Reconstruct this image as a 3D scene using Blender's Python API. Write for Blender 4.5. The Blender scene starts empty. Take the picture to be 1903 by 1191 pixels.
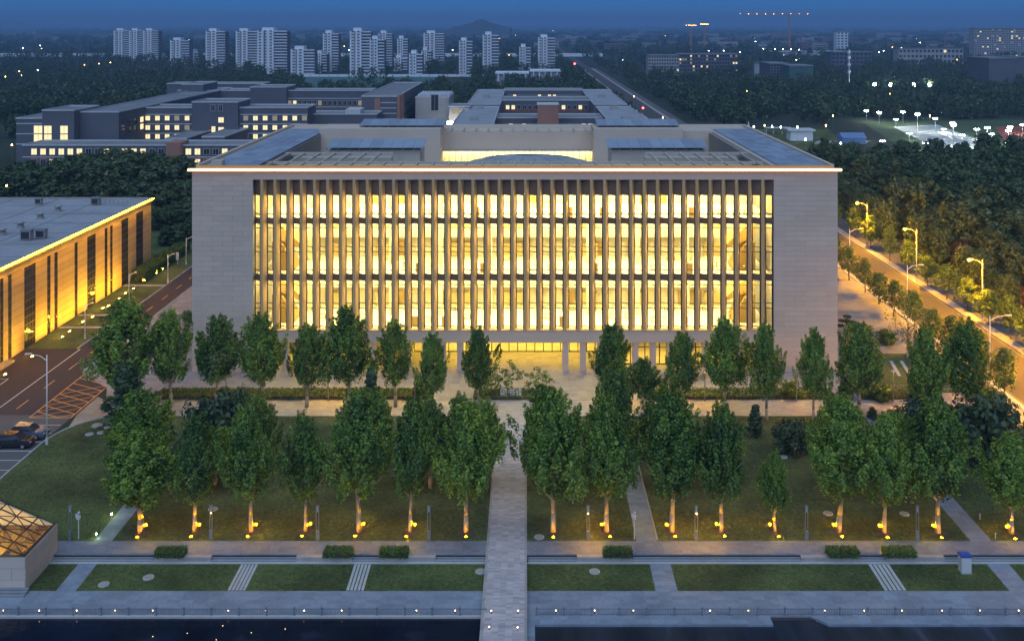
import bpy, math, random
import numpy as np
from mathutils import Vector

scene = bpy.context.scene
COL = scene.collection
random.seed(7)
RNG = np.random.default_rng(7)
R = math.radians

# ------------------------------------------------------------------ camera
CAM_H = 51.4          # camera height in metres
FPX = 1850.0          # focal length in photograph pixels (1903 wide)
PX, PY = 978.0, 48.0  # vanishing point of the building's depth lines / horizon
cam = bpy.data.cameras.new('camera')
cam_o = bpy.data.objects.new('camera', cam)
COL.objects.link(cam_o)
cam_o.location = (0, 0, CAM_H)
cam_o.rotation_euler = (R(90), 0, 0)
cam.sensor_width = 36
cam.lens = FPX / 1903 * 36
cam.shift_x = (951.5 - PX) / 1903
cam.shift_y = -(595.5 - PY) / 1903
cam.clip_start = 1
cam.clip_end = 40000
scene.camera = cam_o

# ------------------------------------------------------------------ sky, dusk light, exposure
world = bpy.data.worlds.new('World')
scene.world = world
world.use_nodes = True
wn = world.node_tree
sky = wn.nodes.new('ShaderNodeTexSky')
sky.sky_type = 'NISHITA'
sky.sun_disc = False
sky.sun_elevation = R(12)
sky.sun_rotation = R(180)
sky.altitude = 0
sky.air_density = 0.48
sky.dust_density = 0
sky.ozone_density = 10
wn.links.new(sky.outputs[0], wn.nodes['Background'].inputs[0])
wn.nodes['Background'].inputs[1].default_value = 0.058

sun = bpy.data.lights.new('sun', 'SUN')
sun.energy = 2.45
sun.angle = R(95)
sun.color = (0.62, 0.79, 1.0)
sun_o = bpy.data.objects.new('sun', sun)
COL.objects.link(sun_o)
sun_o.location = (0, -50, 120)
sun_o.rotation_euler = (R(31), 0, R(-8))

scene.view_settings.view_transform = 'Standard'
scene.view_settings.look = 'None'
scene.view_settings.gamma = 1
scene.view_settings.exposure = 0
scene.render.engine = 'CYCLES'
cy = scene.cycles
cy.use_denoising = True
cy.max_bounces = 5
cy.diffuse_bounces = 3
cy.glossy_bounces = 3
cy.transmission_bounces = 4
cy.transparent_max_bounces = 16
cy.volume_bounces = 0
cy.sample_clamp_indirect = 3
cy.caustics_reflective = False
cy.caustics_refractive = False
cy.use_light_tree = True

# ------------------------------------------------------------------ coordinates
def P(x, y, z=0.0):
    """world point at height z that stands at photograph pixel x, y"""
    Y = FPX * (CAM_H - z) / (y - PY)
    return Vector(((x - PX) * Y / FPX, Y, z))
def AT(x, y, Y):
    return Vector(((x - PX) * Y / FPX, Y, CAM_H - (y - PY) * Y / FPX))
def XA(x, Y):
    return (x - PX) * Y / FPX
def ZA(y, Y):
    return CAM_H - (y - PY) * Y / FPX
ORD = ['first', 'second', 'third', 'fourth', 'fifth', 'sixth', 'seventh', 'eighth', 'ninth', 'tenth',
       'eleventh', 'twelfth', 'thirteenth', 'fourteenth', 'fifteenth', 'sixteenth', 'seventeenth', 'eighteenth',
       'nineteenth', 'twentieth', 'twenty-first', 'twenty-second', 'twenty-third', 'twenty-fourth']

# ------------------------------------------------------------------ mesh helpers
class MB:
    def __init__(self):
        self.V, self.F = [], []
    def add(self, vs, fs):
        n = len(self.V)
        self.V += [tuple(v) for v in vs]
        self.F += [tuple(i + n for i in f) for f in fs]
        return self
    def box(self, x0, x1, y0, y1, z0, z1):
        if x0 > x1: x0, x1 = x1, x0
        if y0 > y1: y0, y1 = y1, y0
        if z0 > z1: z0, z1 = z1, z0
        return self.add([(x0,y0,z0),(x1,y0,z0),(x1,y1,z0),(x0,y1,z0),(x0,y0,z1),(x1,y0,z1),(x1,y1,z1),(x0,y1,z1)],
                 [(3,2,1,0),(4,5,6,7),(0,1,5,4),(1,2,6,5),(2,3,7,6),(3,0,4,7)])
    def quad(self, *p):
        return self.add(p, [tuple(range(len(p)))])
    def prism(self, poly, z0, z1):
        n = len(poly)
        a = sum(poly[i][0]*poly[(i+1)%n][1]-poly[(i+1)%n][0]*poly[i][1] for i in range(n))
        if a < 0: poly = poly[::-1]
        vs = [(x,y,z0) for x,y in poly] + [(x,y,z1) for x,y in poly]
        fs = [tuple(range(n-1,-1,-1)), tuple(range(n,2*n))]
        fs += [(i,(i+1)%n,n+(i+1)%n,n+i) for i in range(n)]
        return self.add(vs, fs)
    def tube(self, p0, p1, r0, r1=None, n=8, caps=True):
        if r1 is None: r1 = r0
        p0, p1 = Vector(p0), Vector(p1)
        d = (p1-p0).normalized()
        u = d.orthogonal().normalized(); v = d.cross(u)
        vs = []
        for p, r in ((p0, r0), (p1, r1)):
            for i in range(n):
                a = 2*math.pi*i/n
                vs.append(p + u*(r*math.cos(a)) + v*(r*math.sin(a)))
        fs = [(i,(i+1)%n,n+(i+1)%n,n+i) for i in range(n)]
        if caps: fs += [tuple(range(n-1,-1,-1)), tuple(range(n,2*n))]
        return self.add(vs, fs)
    def path(self, pts, rad, n=6):
        for i in range(len(pts)-1):
            self.tube(pts[i], pts[i+1], rad[i] if isinstance(rad, (list,tuple)) else rad,
                      rad[i+1] if isinstance(rad, (list,tuple)) else rad, n, caps=True)
        return self
    def sphere(self, c, r, nu=10, nv=6, sz=1.0):
        vs = [(c[0],c[1],c[2]-r*sz)]
        for j in range(1,nv):
            t = math.pi*j/nv - math.pi/2
            for i in range(nu):
                a = 2*math.pi*i/nu
                vs.append((c[0]+r*math.cos(t)*math.cos(a), c[1]+r*math.cos(t)*math.sin(a), c[2]+r*sz*math.sin(t)))
        vs.append((c[0],c[1],c[2]+r*sz))
        fs = [(0,1+(i+1)%nu,1+i) for i in range(nu)]
        for j in range(nv-2):
            for i in range(nu):
                a = 1+j*nu
                fs.append((a+i,a+(i+1)%nu,a+nu+(i+1)%nu,a+nu+i))
        t = len(vs)-1; a = 1+(nv-2)*nu
        fs += [(a+i,a+(i+1)%nu,t) for i in range(nu)]
        return self.add(vs, fs)
    def mesh(self, name, mat, smooth=False):
        m = bpy.data.meshes.new(name)
        m.from_pydata(self.V, [], self.F)
        m.materials.append(mat)
        if smooth: m.polygons.foreach_set('use_smooth', [True]*len(m.polygons))
        m.update()
        return m
    def build(self, name, mat, parent=None, smooth=False, loc=None):
        return obj(name, self.mesh(name, mat, smooth), parent, loc)

def wloc(o):
    v = Vector((0,0,0))
    while o: v += o.location; o = o.parent
    return v
def obj(name, mesh, parent=None, loc=None):
    """loc None: mesh vertices are world coordinates; loc given: local to the parent"""
    o = bpy.data.objects.new(name, mesh)
    COL.objects.link(o)
    if parent:
        o.parent = parent
        o.location = loc if loc is not None else -wloc(parent)
    elif loc is not None:
        o.location = loc
    return o
LABELS = {}
def tag(o, label, cat, group=None):
    o['label'] = label; o['category'] = cat
    if group: o['group'] = group
    LABELS.setdefault(label, []).append(o.name)
    return o
def thing(name, label, cat, loc=(0,0,0), group=None, rz=0, scale=None):
    o = bpy.data.objects.new(name, None)
    COL.objects.link(o)
    o.location = loc; o.rotation_euler = (0,0,rz)
    if scale: o.scale = scale
    o.empty_display_size = 0.5
    return tag(o, label, cat, group)
def struct(o):
    o['kind'] = 'structure'; return o
def stuff(o):
    o['kind'] = 'stuff'; return o
def copy_thing(root, loc, label, group=None, rz=0, scale=None):
    """copy of a thing with its parts and sub-parts, sharing mesh data"""
    r = root.copy(); COL.objects.link(r)
    r.location = loc; r.rotation_euler = (0,0,rz)
    if scale: r.scale = scale
    tag(r, label, root['category'], group or root.get('group'))
    for ch in list(root.children):
        c = ch.copy(); COL.objects.link(c); c.parent = r
        for g in ch.children:
            d = g.copy(); COL.objects.link(d); d.parent = c
    return r
def sheet(name, poly, z, mat, parent=None):
    """flat polygon at height z"""
    n = len(poly)
    a = sum(poly[i][0]*poly[(i+1)%n][1]-poly[(i+1)%n][0]*poly[i][1] for i in range(n))
    if a < 0: poly = poly[::-1]
    m = MB().add([(x,y,z) for x,y in poly], [tuple(range(n))])
    return m.build(name, mat, parent)
def rect(x0, x1, y0, y1): return [(x0,y0),(x1,y0),(x1,y1),(x0,y1)]
def mesh_np(name, V, F, mat):
    V = np.asarray(V, dtype=np.float32); F = np.asarray(F, dtype=np.int32)
    k = F.shape[1]
    m = bpy.data.meshes.new(name)
    m.vertices.add(len(V)); m.vertices.foreach_set('co', V.ravel())
    m.loops.add(F.size); m.loops.foreach_set('vertex_index', F.ravel())
    m.polygons.add(len(F))
    m.polygons.foreach_set('loop_start', np.arange(0, F.size, k, dtype=np.int32))
    m.update(calc_edges=True)
    m.materials.append(mat)
    return m

# ------------------------------------------------------------------ materials
def new_mat(name):
    m = bpy.data.materials.new(name); m.use_nodes = True
    return m, m.node_tree, m.node_tree.nodes['Principled BSDF']
def ramp(nt, fac, stops):
    r = nt.nodes.new('ShaderNodeValToRGB')
    e = r.color_ramp.elements
    while len(e) < len(stops): e.new(0.5)
    for i, (p, c) in enumerate(stops):
        e[i].position = p; e[i].color = (*c, 1)
    nt.links.new(fac, r.inputs[0])
    return r.outputs[0]
def noise(nt, vec, scale, detail=4, rough=0.6):
    n = nt.nodes.new('ShaderNodeTexNoise')
    n.inputs['Scale'].default_value = scale; n.inputs['Detail'].default_value = detail
    n.inputs['Roughness'].default_value = rough
    nt.links.new(vec, n.inputs['Vector'])
    return n.outputs['Fac']
def mat(name, col, rough=0.8, var=0.18, scale=0.6, fine=6.0, bump=0.0, metal=0.0, spec=0.3, island=0.0, stretch=None, cell=None, cellamt=0.5):
    """real-world base colour with two scales of uneven tone, optional relief, optional piece-to-piece change"""
    m, nt, b = new_mat(name)
    g = nt.nodes.new('ShaderNodeNewGeometry')
    vec = g.outputs['Position']
    if stretch:
        mp = nt.nodes.new('ShaderNodeMapping'); mp.inputs['Scale'].default_value = stretch
        nt.links.new(vec, mp.inputs['Vector']); vec = mp.outputs['Vector']
    n1 = noise(nt, vec, scale, 5); n2 = noise(nt, vec, fine, 3)
    mx = nt.nodes.new('ShaderNodeMath'); mx.operation = 'MULTIPLY_ADD'
    mx.inputs[1].default_value = 0.6
    nt.links.new(n1, mx.inputs[0])
    m2 = nt.nodes.new('ShaderNodeMath'); m2.operation = 'MULTIPLY'; m2.inputs[1].default_value = 0.4
    nt.links.new(n2, m2.inputs[0]); nt.links.new(m2.outputs[0], mx.inputs[2])
    fac = mx.outputs[0]
    if island:
        oi = nt.nodes.new('ShaderNodeObjectInfo')
        a = nt.nodes.new('ShaderNodeMath'); a.operation = 'MULTIPLY_ADD'; a.inputs[1].default_value = island; 
        nt.links.new(oi.outputs['Random'], a.inputs[0]); 
        s = nt.nodes.new('ShaderNodeMath'); s.operation = 'SUBTRACT'; s.inputs[1].default_value = island/2
        nt.links.new(fac, s.inputs[0]); nt.links.new(s.outputs[0], a.inputs[2]); fac = a.outputs[0]
    if cell:
        sn = nt.nodes.new('ShaderNodeVectorMath'); sn.operation = 'SNAP'; sn.inputs[1].default_value = (*cell, 50.0)
        nt.links.new(g.outputs['Position'], sn.inputs[0])
        wnz = nt.nodes.new('ShaderNodeTexWhiteNoise'); nt.links.new(sn.outputs[0], wnz.inputs['Vector'])
        a = nt.nodes.new('ShaderNodeMath'); a.operation = 'MULTIPLY_ADD'; a.inputs[1].default_value = cellamt
        s = nt.nodes.new('ShaderNodeMath'); s.operation = 'SUBTRACT'; s.inputs[1].default_value = cellamt/2
        nt.links.new(wnz.outputs['Value'], a.inputs[0]); nt.links.new(fac, s.inputs[0]); nt.links.new(s.outputs[0], a.inputs[2]); fac = a.outputs[0]
    lo = tuple(max(0, c*(1-var*1.6)) for c in col); hi = tuple(min(1, c*(1+var*1.6)) for c in col)
    nt.links.new(ramp(nt, fac, [(0.25, lo), (0.5, col), (0.75, hi)]), b.inputs['Base Color'])
    b.inputs['Roughness'].default_value = rough; b.inputs['Metallic'].default_value = metal
    b.inputs['Specular IOR Level'].default_value = spec
    if bump:
        bp = nt.nodes.new('ShaderNodeBump'); bp.inputs['Strength'].default_value = bump; bp.inputs['Distance'].default_value = 0.058
        nt.links.new(n2, bp.inputs['Height']); nt.links.new(bp.outputs[0], b.inputs['Normal'])
    return m
def emit(name, col, strength):
    m, nt, b = new_mat(name)
    b.inputs['Base Color'].default_value = (0.02,0.02,0.02,1)
    b.inputs['Emission Color'].default_value = (*col,1)
    b.inputs['Emission Strength'].default_value = strength
    return m
def glass(name, tint=(0.9,0.95,0.95), gloss=0.10, rough=0.02):
    m, nt, b = new_mat(name)
    nt.nodes.remove(b)
    t = nt.nodes.new('ShaderNodeBsdfTransparent'); t.inputs[0].default_value = (*tint,1)
    g = nt.nodes.new('ShaderNodeBsdfGlossy'); g.inputs['Roughness'].default_value = rough
    mx = nt.nodes.new('ShaderNodeMixShader'); mx.inputs[0].default_value = gloss
    nt.links.new(t.outputs[0], mx.inputs[1]); nt.links.new(g.outputs[0], mx.inputs[2])
    nt.links.new(mx.outputs[0], nt.nodes['Material Output'].inputs[0])
    return m
def leaf_mat(name, dark, mid, light, trans=0.3):
    m, nt, b = new_mat(name)
    nt.nodes.remove(b)
    g = nt.nodes.new('ShaderNodeNewGeometry'); oi = nt.nodes.new('ShaderNodeObjectInfo')
    n = noise(nt, g.outputs['Position'], 0.35, 2)
    a = nt.nodes.new('ShaderNodeMath'); a.operation = 'MULTIPLY_ADD'; a.inputs[1].default_value = 0.42
    nt.links.new(g.outputs['Random Per Island'], a.inputs[0])
    s = nt.nodes.new('ShaderNodeMath'); s.operation = 'MULTIPLY'; s.inputs[1].default_value = 0.55
    nt.links.new(n, s.inputs[0]); nt.links.new(s.outputs[0], a.inputs[2])
    a2 = nt.nodes.new('ShaderNodeMath'); a2.operation = 'MULTIPLY_ADD'; a2.inputs[1].default_value = 0.18
    nt.links.new(oi.outputs['Random'], a2.inputs[0]); nt.links.new(a.outputs[0], a2.inputs[2])
    c = ramp(nt, a2.outputs[0], [(0.28, dark), (0.52, mid), (0.86, light)])
    d = nt.nodes.new('ShaderNodeBsdfDiffuse'); t = nt.nodes.new('ShaderNodeBsdfTranslucent')
    gl = nt.nodes.new('ShaderNodeBsdfGlossy'); gl.inputs['Roughness'].default_value = 0.5
    gl.inputs['Color'].default_value = (0.6,0.7,0.65,1)
    nt.links.new(c, d.inputs[0]); nt.links.new(c, t.inputs[0])
    m1 = nt.nodes.new('ShaderNodeMixShader'); m1.inputs[0].default_value = trans
    m2_ = nt.nodes.new('ShaderNodeMixShader'); m2_.inputs[0].default_value = 0.05
    nt.links.new(d.outputs[0], m1.inputs[1]); nt.links.new(t.outputs[0], m1.inputs[2])
    nt.links.new(m1.outputs[0], m2_.inputs[1]); nt.links.new(gl.outputs[0], m2_.inputs[2])
    nt.links.new(m2_.outputs[0], nt.nodes['Material Output'].inputs[0])
    return m

M = {}
M['stone'] = mat('pale_granite', (0.58,0.49,0.42), 0.75, 0.07, 0.12, 3, island=0.22)
M['stone_back'] = mat('granite_joint', (0.26,0.24,0.22), 0.9, 0.1)
M['stone_fin'] = mat('warm_granite', (0.56,0.38,0.19), 0.7, 0.08, 0.3, 4)
M['stone_roof'] = mat('roof_granite', (0.48,0.44,0.39), 0.8, 0.1, 0.4, 4)
M['sandstone'] = mat('buff_sandstone', (0.54,0.40,0.22), 0.8, 0.1, 0.3, 4, island=0.4)
M['sandstone_joint'] = mat('sandstone_joint', (0.16,0.11,0.07), 0.9, 0.1)
M['paving'] = mat('blue_grey_paving', (0.215,0.265,0.345), 0.75, 0.2, 0.3, 3, bump=0.05, cell=(1.2,.6), cellamt=.18)
M['paving_warm'] = mat('grey_buff_paving', (0.36,0.34,0.34), 0.75, 0.15, 0.3, 3, cell=(.9,.6), cellamt=.2)
M['plaza'] = mat('pale_plaza_slabs', (0.27,0.265,0.275), 0.6, 0.18, 0.15, 2, cell=(1.2,1.2), cellamt=.22)
M['path'] = mat('grey_granite_setts', (0.44,0.41,0.44), 0.8, 0.2, 0.4, 8, stretch=(0.6,3,1), cell=(.6,.215), cellamt=.3)
M['kerb'] = mat('kerb_granite', (0.45,0.46,0.48), 0.8, 0.12, 0.8, 6)
M['terrace'] = mat('terrace_slabs', (0.19,0.205,0.265), 0.75, 0.2, 0.3, 3, cell=(.9,.6), cellamt=.2)
M['step'] = mat('step_granite', (0.24,0.26,0.30), 0.8, 0.12, 0.8, 6)
M['asphalt'] = mat('asphalt', (0.054,0.043,0.050), 0.85, 0.18, 0.15, 12, bump=0.1)
M['asphalt_grey'] = mat('worn_asphalt', (0.12,0.12,0.125), 0.85, 0.15, 0.2, 10, bump=0.1)
M['asphalt_road'] = mat('road_asphalt', (0.085,0.078,0.075), 0.8, 0.15, 0.1, 8, bump=0.1)
M['concrete'] = mat('concrete', (0.34,0.33,0.32), 0.85, 0.14, 0.4, 4)
M['white_paint'] = mat('white_paint', (0.72,0.72,0.72), 0.6, 0.1)
M['worn_paint'] = mat('worn_road_paint', (0.26,0.25,0.23), 0.7, 0.3, 1.5, 6)
M['yellow_paint'] = mat('yellow_paint', (0.75,0.36,0.08), 0.6, 0.12)
M['soil'] = mat('dark_ground', (0.030,0.042,0.026), 1.0, 0.35, 0.02, 0.4)
M['dark_frame'] = mat('dark_bronze_frame', (0.035,0.03,0.028), 0.5, 0.1, spec=0.5)
M['white_metal'] = mat('white_enamel', (0.62,0.64,0.66), 0.4, 0.06)
M['grey_metal'] = mat('grey_steel', (0.30,0.32,0.34), 0.45, 0.08, metal=0.4)
M['rail'] = mat('painted_iron_rail', (0.19,0.22,0.28), 0.6, 0.1)
M['black_rubber'] = mat('black_rubber', (0.015,0.015,0.016), 0.8, 0.1)
M['bark_pale'] = mat('pale_plane_bark', (0.40,0.34,0.25), 0.9, 0.25, 1.5, 9, bump=0.4, stretch=(1,1,.4))
M['bark'] = mat('brown_bark', (0.12,0.09,0.07), 0.95, 0.25, 1.5, 9, bump=0.4)
M['leaf_plane'] = leaf_mat('plane_leaves', (0.018,0.052,0.010), (0.084,0.180,0.022), (0.370,0.500,0.060))
M['leaf_forest'] = leaf_mat('forest_leaves', (0.024,0.050,0.022), (0.060,0.108,0.044), (0.150,0.195,0.075))
M['leaf_dark'] = leaf_mat('dark_shrub_leaves', (0.020,0.048,0.022), (0.045,0.088,0.038), (0.085,0.135,0.052))
M['leaf_street'] = leaf_mat('ginkgo_leaves', (0.050,0.100,0.018), (0.110,0.185,0.032), (0.190,0.270,0.055), 0.45)
M['leaf_hedge'] = leaf_mat('hedge_leaves', (0.040,0.095,0.014), (0.095,0.180,0.024), (0.190,0.270,0.040))
M['leaf_red'] = leaf_mat('plum_leaves', (0.030,0.012,0.016), (0.050,0.022,0.026), (0.070,0.040,0.040))
M['grass'] = mat('lawn', (0.078,0.102,0.034), 1.0, 0.75, 0.14, 2.2, bump=0.8)
M['grass_dry'] = mat('lawn_under_trees', (0.080,0.098,0.036), 1.0, 0.75, 0.16, 2.2, bump=0.6)
M['led_hall'] = emit('amber_led_strip', (1.0,0.45,0.006), 130.0)
M['led'] = emit('warm_led_strip', (1.0,0.60,0.24), 15.0)
M['led_halo'] = emit('amber_led_halo', (1.0,0.42,0.09), 1.5)
M['ceiling_light'] = emit('warm_ceiling_light', (1.0,0.83,0.34), 19.0)
M['lobby_light'] = emit('warm_lobby_light', (1.0,0.60,0.07), 30.0)
M['uplight'] = emit('amber_uplight', (1.0,0.44,0.0004), 3600.0)
M['ground_spot'] = emit('amber_ground_spot', (1.0,0.46,0.0008), 520.0)
M['wall_wash'] = emit('amber_wall_washer', (1.0,0.52,0.02), 2600.0)
M['sodium'] = emit('sodium_lamp', (1.0,0.41,0.0006), 52000.0)
M['white_lamp'] = emit('white_lamp', (1.0,0.93,0.70), 30.0)
M['path_lamp'] = emit('path_lamp', (1.0,0.74,0.45), 12.0)
M['court_lamp'] = emit('court_lamp', (1.0,0.97,0.82), 260.0)
M['far_amber'] = emit('far_amber_lamp', (1.0,0.58,0.14), 30.0)
M['far_white'] = emit('far_white_lamp', (0.95,0.97,1.0), 40.0)
M['red_lamp'] = emit('red_lamp', (1.0,0.06,0.05), 18.0)
M['green_lamp'] = emit('green_lamp', (0.45,1.0,0.55), 60.0)
M['lit_window'] = emit('lit_window', (1.0,0.78,0.40), 1.35)
M['lit_window_dim'] = emit('dim_window', (0.9,0.72,0.45), 0.32)
M['pane_dark'] = mat('dark_window_glass', (0.03,0.035,0.045), 0.12, 0.2, spec=0.6)
M['solar'] = mat('solar_cells', (0.27,0.33,0.42), 0.5, 0.12, 0.3, 3, spec=0.5, island=0.4)
M['glass'] = glass('clear_glazing')
M['glass_roof'] = glass('skylight_glazing', (0.95,0.93,0.88), 0.08)
M['dark_glass'] = mat('spandrel_glass', (0.190,0.120,0.085), 0.6, 0.25, 0.5, 3, spec=0.5)
M['inner_wall'] = mat('cream_plaster', (0.78,0.72,0.55), 0.8, 0.05)
M['inner_floor'] = mat('pale_floor', (0.78,0.74,0.62), 0.5, 0.05)
M['shelf'] = mat('oak_shelf', (0.62,0.48,0.20), 0.7, 0.15)
M['dorm_wall'] = mat('grey_render', (0.12,0.13,0.16), 0.9, 0.1, 0.1, 1.5)
M['dorm_roof'] = mat('roof_felt', (0.20,0.22,0.25), 0.9, 0.2, 0.12, 1.2)
M['brick_red'] = mat('red_brick', (0.24,0.10,0.08), 0.9, 0.15, 0.2, 3)
M['brick_pink'] = mat('terracotta_render', (0.34,0.19,0.15), 0.9, 0.1, 0.2, 3)
M['band'] = mat('white_string_course', (0.52,0.54,0.57), 0.8, 0.08)
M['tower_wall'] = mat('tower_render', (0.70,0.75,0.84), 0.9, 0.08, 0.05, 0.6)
M['tower_dark'] = mat('tower_shade_and_glass', (0.16,0.17,0.19), 0.9, 0.1, 0.05, 0.6)
M['far_wall'] = mat('far_render', (0.36,0.36,0.38), 0.9, 0.12, 0.03, 0.4)
M['far_brick'] = mat('far_brick', (0.26,0.17,0.15), 0.9, 0.12, 0.03, 0.4)
M['roof_gravel'] = mat('pale_roof_membrane', (0.30,0.33,0.38), 0.85, 0.2, 0.15, 1.5)
M['hill'] = mat('far_hill', (0.05,0.07,0.07), 1.0, 0.2, 0.002, 0.02)

# ================================================================== THE SETTING
Y_T0, Y_T1 = 96.83, 99.40        # upper terrace, front and back edge
Y_L0, Y_L1 = 91.40, 96.00        # lower lawn
Y_PR = 87.40                     # promenade edge at the water
Z_LOW = -0.45
Z_W = -0.62
BX0, BX1 = -3.72, -0.15          # central path
XL, XR = -95.0, 130.0

struct(sheet('ground', rect(-9000, 9000, Y_T0 - .2, 15800), -0.08, M['soil']))
struct(sheet('lower_ground', rect(XL - 40, XR, 20, Y_T0 - .2), -1.9, M['soil']))

# water
def water_mat(name, col, bump, scale, stretch):
    m, nt, b = new_mat(name)
    b.inputs['Base Color'].default_value = (*col, 1)
    b.inputs['Roughness'].default_value = 0.06
    b.inputs['IOR'].default_value = 1.33
    g = nt.nodes.new('ShaderNodeNewGeometry')
    mp = nt.nodes.new('ShaderNodeMapping'); mp.inputs['Scale'].default_value = stretch
    nt.links.new(g.outputs['Position'], mp.inputs['Vector'])
    n = noise(nt, mp.outputs[0], scale, 4)
    bp = nt.nodes.new('ShaderNodeBump'); bp.inputs['Strength'].default_value = bump; bp.inputs['Distance'].default_value = 0.1
    nt.links.new(n, bp.inputs['Height']); nt.links.new(bp.outputs[0], b.inputs['Normal'])
    n2 = noise(nt, mp.outputs[0], scale*0.18, 3)
    nt.links.new(ramp(nt, n2, [(0.35, tuple(c*0.5 for c in col)), (0.6, col), (0.75, tuple(c*2.6 for c in col))]), b.inputs['Base Color'])
    return m
M['water'] = water_mat('pond_water', (0.012,0.016,0.030), 0.3, 0.9, (1,1,1))
M['water_weir'] = water_mat('shallow_weir_water', (0.040,0.046,0.062), 0.25, 1.0, (1.6,0.25,1))
struct(sheet('pond_water', rect(XL, BX0 + .1, 30, Y_PR + .05), Z_W, M['water']))
struct(sheet('weir_water', rect(BX1 - .1, XR, 30, Y_PR + .05), Z_W - .02, M['water_weir']))

# promenade by the water, with its coping
o = MB().box(XL, BX0, Y_PR + .45, Y_L0, -1.8, Z_LOW).build('promenade', M['paving']); struct(o)
MB().box(XL, BX0, Y_PR, Y_PR + .447, -1.8, Z_LOW + .02).build('coping', M['kerb'], o)
o = MB().box(BX1, XR, Y_PR + .1, Y_L0, -1.8, Z_LOW).build('promenade', M['paving']); struct(o)
MB().box(BX1, 0.75, 60, Y_PR + .097, -1.8, Z_LOW + .02).build('coping', M['paving'], o)
MB().prism([(0.753,86.26),(21.4,86.26),(21.4,Y_PR+.097),(0.753,Y_PR+.097)], -1.8, Z_LOW + .015).build('coping', M['paving'], o)
MB().prism([(26.3,86.26),(XR,86.26),(XR,Y_PR+.097),(24.9,Y_PR+.097)], -1.8, Z_LOW + .015).build('coping', M['paving'], o)
MB().box(21.5, 25.6, Y_PR - .3, Y_PR + .09, -1.8, Z_LOW - .12).build('weir_sill', M['asphalt'], o)

# lower lawn pieces and the paths that cross the lawn
PATHS = [(-43.2,-41.4,'plain'), (-27.5,-25.8,'slab'), (-16.6,-14.9,'slab'), (BX0-.25,BX1+.25,'main'),
         (11.9,13.9,'plain'), (32.9,35.0,'slab'), (44.4,46.5,'plain'), (62,64,'plain')]
xs = XL
for (a, b, k) in PATHS + [(XR, XR, 'end')]:
    o = struct(MB().box(xs, a - .003, Y_L0 + .003, Y_L1 - .003, -1.8, Z_LOW - .03).build('lawn', M['grass']))
    if k == 'plain':
        p = struct(MB().box(a, b, Y_L0 + .003, Y_L1 - .003, -1.8, Z_LOW - .01).build('path', M['paving']))
    elif k == 'slab':
        p = struct(MB().box(a, b, Y_L0 + .003, Y_L1 - .003, -1.8, Z_LOW - .06).build('path', M['soil']))
        w = (b - a) / 5
        sm = MB().box(-w*.36, w*.36, -(Y_L1-Y_L0)/2 + .1, (Y_L1-Y_L0)/2 - .1, 0, .09).mesh('stone_strip', M['kerb'])
        for i in range(5):
            obj('stone_strip', sm, p, Vector((a + w*(i+.5), (Y_L0+Y_L1)/2, Z_LOW - .07)) - wloc(p))
    xs = b + .003

# terrace with steps down to the lower lawn
o = MB().box(XL, BX0 - .2, Y_T0, Y_T1, -.6, 0).build('terrace', M['terrace']); struct(o); terrace_l = o
o = MB().box(BX1 + .2, XR, Y_T0, Y_T1, -.6, 0).build('terrace', M['terrace']); struct(o); terrace_r = o
def stair(px0, px1):
    x0, x1 = XA(px0, 96.8), XA(px1, 96.8)
    par = terrace_l if x1 < -1 else terrace_r
    for i in range(2):
        MB().box(x0, x1, Y_T0 - .27*(i+1), Y_T0 - .27*i - .003, -.6, -.15*(i+1)).build('stair_tread', M['step'], par)
        MB().box(x0, x1, Y_T0 - .27*(i+1) - .006, Y_T0 - .27*(i+1) - .003 + .05, -.15*(i+1) + .003, -.15*(i+1) + .012).build('nosing', M['kerb'], par)
def block(px0, px1):
    x0, x1 = XA(px0, 96.8), XA(px1, 96.8)
    par = terrace_l if x1 < -1 else terrace_r
    MB().box(x0 + .003, x1 - .003, Y_T0 - .54, Y_T0 - .003, -.6, -.002).build('wall_block', M['paving_warm'], par)
segs = [(-900,97,0),(97,290,1),(290,395,0),(395,552,1),(552,655,0),(655,707,1),(707,810,0),(810,903,1),
        (981,1072,1),(1072,1174,0),(1174,1487,1),(1487,1595,0),(1595,1643,1),(1643,1752,0),(1752,1990,1),(1990,3400,0)]
for a, b, s in segs: (stair if s else block)(a, b)
for par, x0, x1 in ((terrace_l, XL, BX0-.25), (terrace_r, BX1+.25, XR)):
    MB().box(x0, x1, Y_L1, Y_T0 - .55, -1.0, Z_LOW + .04).build('kerb', M['kerb'], par)

# the central path: bridge over the water, then on to the plaza
o = MB().box(BX0, BX1, 40, 127.6, -.35, .012).build('central_path', M['path']); struct(o); cpath = o
for x0, x1 in ((BX0 - .22, BX0 - .003), (BX1 + .003, BX1 + .22)):
    MB().box(x0, x1, 40, 127.6, -.5, .05).build('path_border', M['paving_warm'], o)
for i in range(2):
    MB().box(BX0 - .2, BX1 + .2, 127.603 + i*.35, 127.95 + i*.35, -.05, .06 + .08*i).build('step', M['kerb'], o)
sheet('path_slab', rect(BX0 - .2, BX1 + .2, 128.35, 131.3), .02, M['paving_warm'], o)
# slab joints of the bridge deck near the camera, each course of setts a piece
cm = MB().box(BX0 + .03, BX1 - .03, -.41, .41, 0, .014).mesh('sett_course', M['path'])
yy = 70.0
while yy < 127:
    obj('sett_course', cm, cpath, Vector((0, yy, .010)) - wloc(cpath)); yy += .86

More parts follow.
